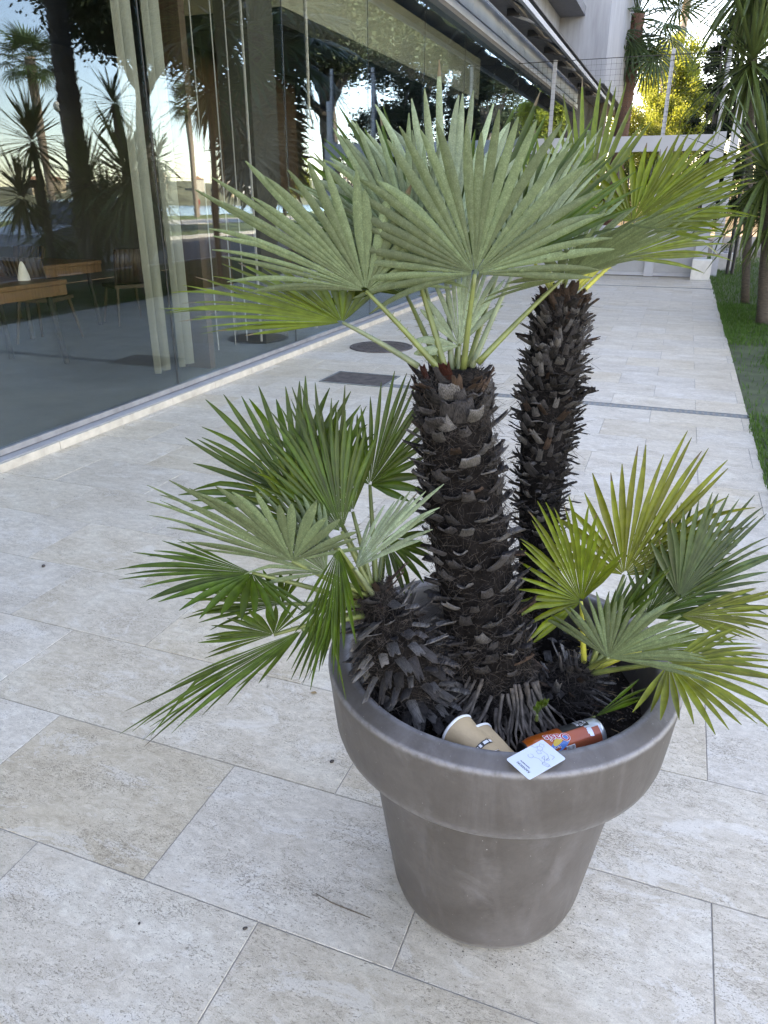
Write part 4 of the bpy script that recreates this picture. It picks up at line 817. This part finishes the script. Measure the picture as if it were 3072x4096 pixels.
# ---- fronds
indiv = 0
for (hub, mid, lat, a0, a1, n, face, mk, foot, ind, edgef) in FRONDS:
    hub, mid, lat, foot = V(hub), V(mid), V(lat), V(foot); Mv, Lv = mid-hub, lat-hub; nrm = Mv.cross(Lv).normalized()
    toc = (EYE-hub-Mv*.4).normalized(); want = -1 if face == 'u' else 1
    if nrm.dot(toc)*want < 0: nrm = -nrm
    # stalk
    dr_ = (Mv.normalized()*.35+(hub-foot).normalized()).normalized(); Lp = (hub-foot).length; ctl = foot.lerp(hub, .5)+V((0, 0, .03*Lp))-nrm*.0
    st = [foot*(1-u)*(1-u)+ctl*2*u*(1-u)+hub*u*u for u in [i/9 for i in range(10)]]
    b = MB(); r1 = .0062 if Lp > .08 else .004
    b.tube([p-O for p in st], [r1*(1-.45*i/9) for i in range(10)], 8)
    if Lp > .12:
        for i in range(16):
            u = .1+.75*i/16; q = foot*(1-u)*(1-u)+ctl*2*u*(1-u)+hub*u*u-O; sd_ = (hub-foot).cross(nrm).normalized()*(1 if i % 2 else -1); ax = (hub-foot).normalized()
            b.add([q+sd_*r1*.5-ax*.001, q+sd_*r1*.5+ax*.001, q+sd_*(r1+U(.003, .006))+ax*.003], [(0, 1, 2)])
    pm = M_petg if foot.x < -.4 and mk == 'bright' else {'yellow': M_pet, 'bright': M_pety, 'silver': M_pet, 'pale': M_petg}.get(mk, M_pet)
    fr = b.obj('frond', pm, FP, smooth=True)
    segs = []
    for k in range(n):
        u = k/(n-1) if n > 1 else .5; ph = R(a0+(a1-a0)*u+U(-.18, .18)*(a1-a0)/n); T = Mv*math.cos(ph)+Lv*math.sin(ph)
        ph2 = ph+R((a1-a0)/n); T2 = Mv*math.cos(ph2)+Lv*math.sin(ph2); dth = T.angle(T2)
        amax = max(abs(a0), abs(a1)); q = abs(math.degrees(ph))/amax if (math.degrees(ph) < 0) == (abs(a0) >= abs(a1)) or True else 0
        uu = abs(u-.5)*2; ef = 1-(1-edgef)*uu**2.2
        T = T*ef*U(.88, 1.05); L = T.length; d = T/L; sd_ = nrm.cross(d).normalized(); nl = d.cross(sd_); nl = nl if nl.dot(nrm) > 0 else -nl
        wm = min(max(math.tan(dth/2)*L*.54, .0042), .0114 if face == 'u' else .0096); wm *= U(.85, 1.08); kink = U(.25, .7)*random.choice((-1, 1)) if random.random() < .09 else 0; ts = [.03, .12, .24, .36, .47, .58, .70, .82, .92, 1.0]; vs = []
        tw = U(-.5, .5)*(.35+.65*uu); dp = U(.01, .14); cv = U(-.10, .10); cup = .10*uu*L; b_ = sd_.cross(d)
        for t in ts:
            hw = min(math.tan(dth/2)*t*L*1.03, wm)
            if t > .55: hw = wm*(1-((t-.55)/.45)**(3.0 if face == 'u' else 2.0)*(.84 if face == 'u' else .9))
            aw = tw*max(0, t-.4)*1.6; s2 = sd_*math.cos(aw)+nl*math.sin(aw); n2 = nl*math.cos(aw)-sd_*math.sin(aw)
            c = hub-O+d*(L*t)+nl*(cup*t*t)+V((0, 0, -dp*L*t*t*t))+sd_*(cv*L*max(0, t-.35)**2)+(nl*kink-V((0, 0, abs(kink)*.5)))*L*max(0, t-.68)
            fo = hw*(.62 if t < .5 else .48)
            vs += [c-s2*hw+n2*fo, c-n2*fo*.3, c+s2*hw+n2*fo]
        flip = sd_.cross(d).dot(nrm) < 0      # keep the face normal on the upper side
        fs = []
        for i in range(len(ts)-1):
            for j in range(2):
                f = (3*i+j, 3*i+j+1, 3*i+j+4, 3*i+j+3); fs.append(f if not flip else f[::-1])
        segs.append((vs, fs))
    dry = .3 if mk in ('yellow', 'bright') else .02
    mats = [LM[mk], M_tip]
    if ind and indiv+n <= 300:
        for vs, fs in segs:
            b = MB(); b.add(vs, fs)
            if random.random() < dry: b.mi[-1] = b.mi[-2] = 1
            b.obj('leaf_segment', mats, fr, smooth=True)
        indiv += n
    else:
        b = MB()
        for vs, fs in segs:
            b.sv = random.random(); b.add(vs, fs)
            if random.random() < dry: b.mi[-1] = b.mi[-2] = 1
        b.obj('blade', mats, fr, smooth=True)

# ================================================================ LITTER in the pot
M_kraft = simple('kraft_paper', (.48, .34, .20), .75, var=.08, scale=30, bump=.15); M_cupw = simple('cup_white', (.74, .73, .70), .6, var=.04); M_prt = cardmat('black_print', (.012, .012, .012), .5); M_wprt = cardmat('white_print', (.72, .72, .72), .5)
def axes(a, b, up=V((0, 0, 1))):
    y = (V(b)-V(a)).normalized(); x = y.cross(up).normalized(); z = x.cross(y); return Matrix(((x.x, y.x, z.x, a[0]), (x.y, y.y, z.y, a[1]), (x.z, y.z, z.z, a[2]), (0, 0, 0, 1)))
def lathe_y(prof, n=40, dent=0., seed=0):                       # axis along +Y
    b = MB(); vs = []
    for r, y in prof:
        for k in range(n):
            an = 2*math.pi*k/n; rr = r*(1+dent*mn.noise(V((math.cos(an)*1.6+seed, math.sin(an)*1.6, y*22)))); vs.append((rr*math.sin(an), y, rr*math.cos(an)))
    b.add(vs, [(i*n+k, (i+1)*n+k, (i+1)*n+(k+1) % n, i*n+(k+1) % n) for i in range(len(prof)-1) for k in range(n)]); return b
def wrap(me, r_of_y, ang0, lift=.0004):
    for v in me.vertices:
        y = v.co.y; r = r_of_y(y)+lift; an = ang0+v.co.x/r; v.co = V((r*math.sin(an), y, r*math.cos(an)))
def patch(w, y0, y1, r_of_y, ang0, m, name, parent, nx=14, ny=6, lift=.0003, skew=0.):
    b = MB(); vs = [(-w/2+w*i/nx+skew*j/ny, y0+(y1-y0)*j/ny, 0) for j in range(ny+1) for i in range(nx+1)]
    b.add(vs, [(j*(nx+1)+i, j*(nx+1)+i+1, (j+1)*(nx+1)+i+1, (j+1)*(nx+1)+i) for j in range(ny) for i in range(nx)])
    me = b.mesh(name, m, True); wrap(me, r_of_y, ang0, lift); return link(name, me, parent)
def cup(label, a, b_, full=True, sq=.13, seed=0):
    t = thing('paper_cup', label, 'paper cup', 'paper cups thrown into the planter'); t.matrix_basis = axes(a, b_); H = .090; R0, R1 = .0335, .0238
    rf = lambda y: R0+(R1-R0)*y/H
    lathe_y([(R0-.001, .0)]+[(rf(y), y) for y in (.004, .012, .024, .036, .048, .06, .072, .0885)]+[(R1-.002, H), (R1-.004, H-.004), (0, H-.004)], 44, sq, seed).obj('wall', M_kraft, t, smooth=True)
    lathe_y([(rf(y)-.0012, y) for y in (0, .02, .04, .06, .09)], 44, sq, seed).obj('inside', M_cupw, t, smooth=True)
    lathe_y([(R0-.0016, .002), (R0-.001, -.0012), (R0+.0008, -.002), (R0+.0022, -.0005), (R0+.0022, .0025), (R0+.0002, .0035)], 44, sq*.7, seed).obj('lip', M_cupw, t, smooth=True)
    return t, rf
t, rf = cup('crushed kraft paper cup with white rim and black printed band lying at left', (-.268, 1.088, .588), (-.186, 1.040, .578))
patch(.066, .064, .074, rf, R(12), M_prt, 'printed_band', t, 26, 3, .0008)
for dx, w in ((-.020, .010), (-.007, .012), (.006, .005), (.013, .005)): patch(w, .0662, .0720, rf, R(12)+dx/.026, M_wprt, 'band_mark', t, 5, 2, .0012)
for dx in (-.020, -.007): 
    me = text_mesh('T' if dx < -.01 else 'cup', .0042, M_prt); wrap(me, rf, R(12)+dx/.028, .0016); 
    for v in me.vertices: v.co.y += .0691
    link('band_lettering', me, t)
cup('second paper cup lying behind the first, only its rim showing', (-.231, 1.098, .571), (-.156, 1.050, .566), sq=.10, seed=5)
MB().tube([(-.300, 1.105, .545), (-.262, 1.098, .600)], .0022, 6).obj('wooden_stirrer', M_wood, label='thin wooden stirrer poking out beside the crushed paper cup', cat='stirrer')
# drink can
def canmat():
    a = NT('can_print'); tc = a.n('TexCoord'); sx = a.n('SeparateXYZ'); a.l(tc.outputs['Object'], sx.inputs[0])
    f = a.noise(tc.outputs['Object'], 30, 3); t = a.math('ADD', sx.outputs[1], a.math('MULTIPLY', f, .010))
    c = a.ramp(a.math('MULTIPLY', t, 7.), [(.0, (.50, .095, .005)), (.45, (.48, .088, .012)), (.75, (.45, .092, .04)), (.95, (.42, .088, .045))])
    a.col(c); a.b.inputs['Roughness'].default_value = .3; a.b.inputs['Metallic'].default_value = .35; a.b.inputs['Coat Weight'].default_value = .4; return a.m
M_can = canmat(); M_silver = simple('can_silver', (.62, .66, .70), .28, .8, var=.05)
K = thing('drink_can', 'orange soft drink can lying on the soil beside the white card', 'drink can')
ca, cb = V((-.139, 1.074, .579)), V((-.020, 1.180, .586)); K.matrix_basis = axes(ca, cb); CL = (cb-ca).length; CR = .0290; rc = lambda y: CR
lathe_y([(.0235, .0), (.0245, .002), (.0245, .004), (.0275, .014), (CR, .022), (CR, CL-.012)], 48).obj('body', M_can, K, smooth=True)
lathe_y([(0, .003), (.0225, .003), (.0235, -.001), (.0248, .0), (.0248, .003)], 48).obj('lid', M_black, K, smooth=True)
lathe_y([(CR+.0001, CL-.0122), (CR, CL-.009), (.0265, CL-.002), (.0235, CL+.0005), (.0215, CL-.001), (.015, CL-.007), (0, CL-.009)], 48).obj('base', M_silver, K, smooth=True)
UP = R(-8)
patch(.072, CL-.030, CL-.0121, rc, UP-.75, M_silver, 'silver_band', K, 20, 3, .0002)
patch(.040, CL-.083, CL-.026, rc, UP-.42, M_prt, 'black_panel', K, 16, 4, .0005, .0)
for i, (s, yy, sz) in enumerate((('SCANNEZ', CL-.047, .0072), ('ET TENTEZ', CL-.0395, .0072), ('DES CA', CL-.0315, .0085))):
    me = text_mesh(s, sz, M_wprt, bold=.0001)
    for v in me.vertices: v.co = V((-v.co.x, -v.co.y+yy, 0))     # lines read round the can, tops towards the lid
    wrap(me, rc, UP-.42, .0008); link('can_lettering', me, K)
for k in range(7):
    patch(U(.004, .010), CL-.033-U(0, .006), CL-.027, rc, UP+.02+k*.13+U(-.03, .03), M_silver, 'splash_mark', K, 4, 2, .0004, U(-.004, .004))
# swirl logo: blue and white backing, red name
def disc(cx, cy, rx, ry, m, lift, ang, name, rot=0, n=20):
    b = MB(); b.add([(cx+rx*math.cos(2*math.pi*i/n)*math.cos(rot)-ry*math.sin(2*math.pi*i/n)*math.sin(rot), cy+rx*math.cos(2*math.pi*i/n)*math.sin(rot)+ry*math.sin(2*math.pi*i/n)*math.cos(rot), 0) for i in range(n)]+[(cx, cy, 0)], [(i, (i+1) % n, n) for i in range(n)]); me = b.mesh(name, m); wrap(me, rc, ang, lift); link(name, me, K)
M_blue = cardmat('can_blue', (.03, .19, .50)); M_red = cardmat('can_red', (.55, .01, .02)); M_yel = cardmat('can_yellow', (.7, .42, .03))
disc(.010, CL-.098, .010, .024, M_blue, .0004, UP+.55, 'logo_backing', .35); disc(.002, CL-.100, .0055, .012, M_yel, .0006, UP+.62, 'logo_fruit', .4)
me = text_mesh('Oasis', .021, M_wprt, bold=.0012); me2 = text_mesh('Oasis', .021, M_red, bold=.0002)
for q, lf in ((me, .0009), (me2, .0013)):
    for v in q.vertices: v.co = V((v.co.y, -v.co.x, 0))
    for v in q.vertices: v.co.y += CL-.098; v.co.x += (v.co.y-(CL-.098))*.25
    wrap(q, rc, UP+.42, lf); link('can_name', q, K)
me = text_mesh('TROPICAL', .0065, M_wprt)
for v in me.vertices: v.co = V((v.co.y+.017, -v.co.x+CL-.112, 0))
wrap(me, rc, UP+.42, .0008); link('can_lettering', me, K)
b = MB()
for r_ in range(16):
    x = .0
    while x < .05:
        w = U(.002, .006); b.add([(r_*.0022, x, 0), (r_*.0022+.0009, x, 0), (r_*.0022+.0009, x+w, 0), (r_*.0022, x+w, 0)], [(0, 1, 2, 3)]); x += w+.0012
me = b.mesh('small_print', simple('print_brown', (.30, .08, .03), .5))
for v in me.vertices: v.co.y += CL-.068
wrap(me, rc, UP+1.12, .0006); link('small_print', me, K)
patch(.016, CL-.088, CL-.070, rc, UP+1.38, M_wprt, 'barcode_ground', K, 5, 2, .0006)
for k in range(9): patch(.014, CL-.0875+k*.0019, CL-.0875+k*.0019+U(.0005, .0012), rc, UP+1.38, M_prt, 'barcode_line', K, 3, 1, .0009)
# hotel card on the rim
p0, p1, p3 = V((-.157, .982, .6428)), V((-.113, 1.053, .6428)), V((-.110, .950, .6395))
ex = (p0-p3).normalized(); nz = ex.cross(p1-p0).normalized(); nz = nz if nz.z > 0 else -nz; ey = nz.cross(ex)
CD = thing('hotel_card', 'white loyalty card with fine line drawing lying across the pot rim', 'card')
cen = (p0+p3)/2; CD.matrix_basis = Matrix(((ex.x, ey.x, nz.x, cen.x), (ex.y, ey.y, nz.y, cen.y), (ex.z, ey.z, nz.z, cen.z), (0, 0, 0, 1)))
sgy = 1 if ey.dot(p1-p0) > 0 else -1; cw, ch, rr = .054, .0856, .0035; b = MB(); ring = []
for (cx, cy, a_) in ((cw/2-rr, rr, -90), (cw/2-rr, ch-rr, 0), (-cw/2+rr, ch-rr, 90), (-cw/2+rr, rr, 180)):
    for i in range(6): an = R(a_+18*i); ring.append((cx+rr*math.cos(an), (cy+rr*math.sin(an))*sgy))
if sgy < 0: ring = ring[::-1]
n = len(ring); b.add([(*p, 0) for p in ring]+[(*p, .0008) for p in ring], [tuple(range(n-1, -1, -1)), tuple(range(n, 2*n))]+[(i, (i+1) % n, n+(i+1) % n, n+i) for i in range(n)])
b.obj('plastic', cardmat('card_white', (.50, .56, .66), .3), CD)
for s, yy, sz, sp_ in (('RADISSON', .0115, .0060, 1.0), ('REWARDS', .0185, .0034, 1.35)):
    me = text_mesh(s, sz, M_prt, bold=.00012)
    cx0 = -.002 if s[1] == 'A' else .001
    for v in me.vertices: v.co = V((v.co.x*sp_+cx0, (v.co.y*-1 if sgy > 0 else v.co.y)*1.0+yy*sgy, .00095))
    if sgy > 0:
        for v in me.vertices: v.co.x = -v.co.x+2*cx0
        for v in me.vertices: v.co.x = -(v.co.x-cx0)+cx0
    link('card_lettering', me, CD)
b = MB()
def line(pts, w=.00028):
    for (x0, y0), (x1, y1) in zip(pts, pts[1:]):
        d = V((x1-x0, y1-y0, 0)); 
        if d.length < 1e-6: continue
        d.normalize(); s = V((-d.y, d.x, 0))*w; b.add([(x0-s.x, (y0-s.y)*sgy, .00095), (x1-s.x, (y1-s.y)*sgy, .00095), (x1+s.x, (y1+s.y)*sgy, .00095), (x0+s.x, (y0+s.y)*sgy, .00095)], [(0, 1, 2, 3)])
def circ(x, y, r, a0=0, a1=360): line([(x+r*math.cos(R(a)), y+r*math.sin(R(a))) for a in range(a0, a1+1, 24)])
circ(.014, .066, .0048); line([(.026, .058), (.020, .060), (.019, .0655)]); line([(.018, .069), (.022, .074), (.016, .078), (.012, .0735)]); line([(.010, .062), (.004, .060), (.006, .054), (.013, .056), (.012, .061)])
line([(.010, .065), (-.004, .066), (-.010, .062), (-.012, .054), (-.004, .052), (-.002, .060)]); line([(-.006, .070), (-.014, .072), (-.016, .064)]); circ(-.012, .0585, .0022)
circ(.010, .040, .0045, 40, 360); line([(.006, .042), (-.002, .047), (-.012, .046), (-.014, .042)]); line([(-.012, .048), (-.022, .052), (-.024, .046), (-.014, .042), (-.012, .048)]); line([(-.022, .049), (-.026, .050)]); line([(-.015, .0455), (-.021, .0485)]); line([(-.003, .060), (-.013, .049)])
b.obj('line_drawing', simple('ink_grey', (.10, .11, .13), .6), CD, kind='stuff')
# scraps
MB().lathe([(0, 0), (.012, .002), (.016, .006), (.010, .010), (0, .011)], n=9).obj('plastic_scrap', simple('scrap_blue', (.05, .16, .42), .4), label='blue plastic scrap between the stump and the thick trunk', cat='scrap', loc=(-.345, 1.245, .555))
tw = MB().tube([(-.592, 1.11, .003), (-.545, 1.098, .007), (-.495, 1.094, .009), (-.449, 1.096, .003)], [.0012, .0017, .0017, .001], 6).obj('twig', simple('twig_brown', (.10, .075, .055), .8), label='thin curved brown twig lying on the paving left of the pot', cat='twig')
b = MB(); b.add([(-.012, 0, .001), (0, -.007, .003), (.013, .001, .002), (.002, .008, .004)], [(0, 1, 2, 3)]); b.obj('dry_leaf', simple('leaf_tan', (.26, .17, .08), .8), label='small tan dry leaf on the paving beside the pot rim', cat='leaf', loc=(-.932, 1.80, .001))
for x, y, s, lb in ((-.741, 1.527, .008, 'small dark pebble on the paving just left of the pot'), (-.701, .973, .006, 'black pebble at a slab corner in the foreground'), (-.93, .90, .004, 'tiny dark speck of grit on the grey foreground slab'), (-2.45, 2.2, .012, 'dark pebble on the bare paving at the far left')):
    b = MB(); b.lathe([(0, 0), (s*.9, s*.15), (s, s*.5), (s*.6, s*.85), (0, s*.95)], n=8); o = b.obj('pebble', simple('pebble', (.05, .042, .038), .8), smooth=True, label=lb, cat='pebble', loc=(x, y, .001)); o.scale = (1, .7, .8); o.rotation_euler.z = U(0, 3)
# grit and leaf crumbs swept against the pot foot and along the plinth
b = MB()
for k in range(420):
    if k < 260: an = U(0, 6.28); r_ = .214+abs(random.gauss(0, .022)); x, y = PX+r_*math.cos(an), PY+r_*math.sin(an)
    else: x, y = -3.592+abs(random.gauss(0, .05)), U(2.5, 13)
    s_ = U(.0008, .0028) if k < 260 else U(.002, .006); q = V((x, y, .0005)); b.add([q+V((U(-1, 1)*s_, U(-1, 1)*s_, 0)) for _ in range(3)]+[q+V((0, 0, s_*.7))], [(0, 1, 3), (1, 2, 3), (2, 0, 3)])
b.obj('loose_grit', M_grit, kind='stuff', label='loose dark grit around the foot of the pot and along the glass plinth', cat='grit')
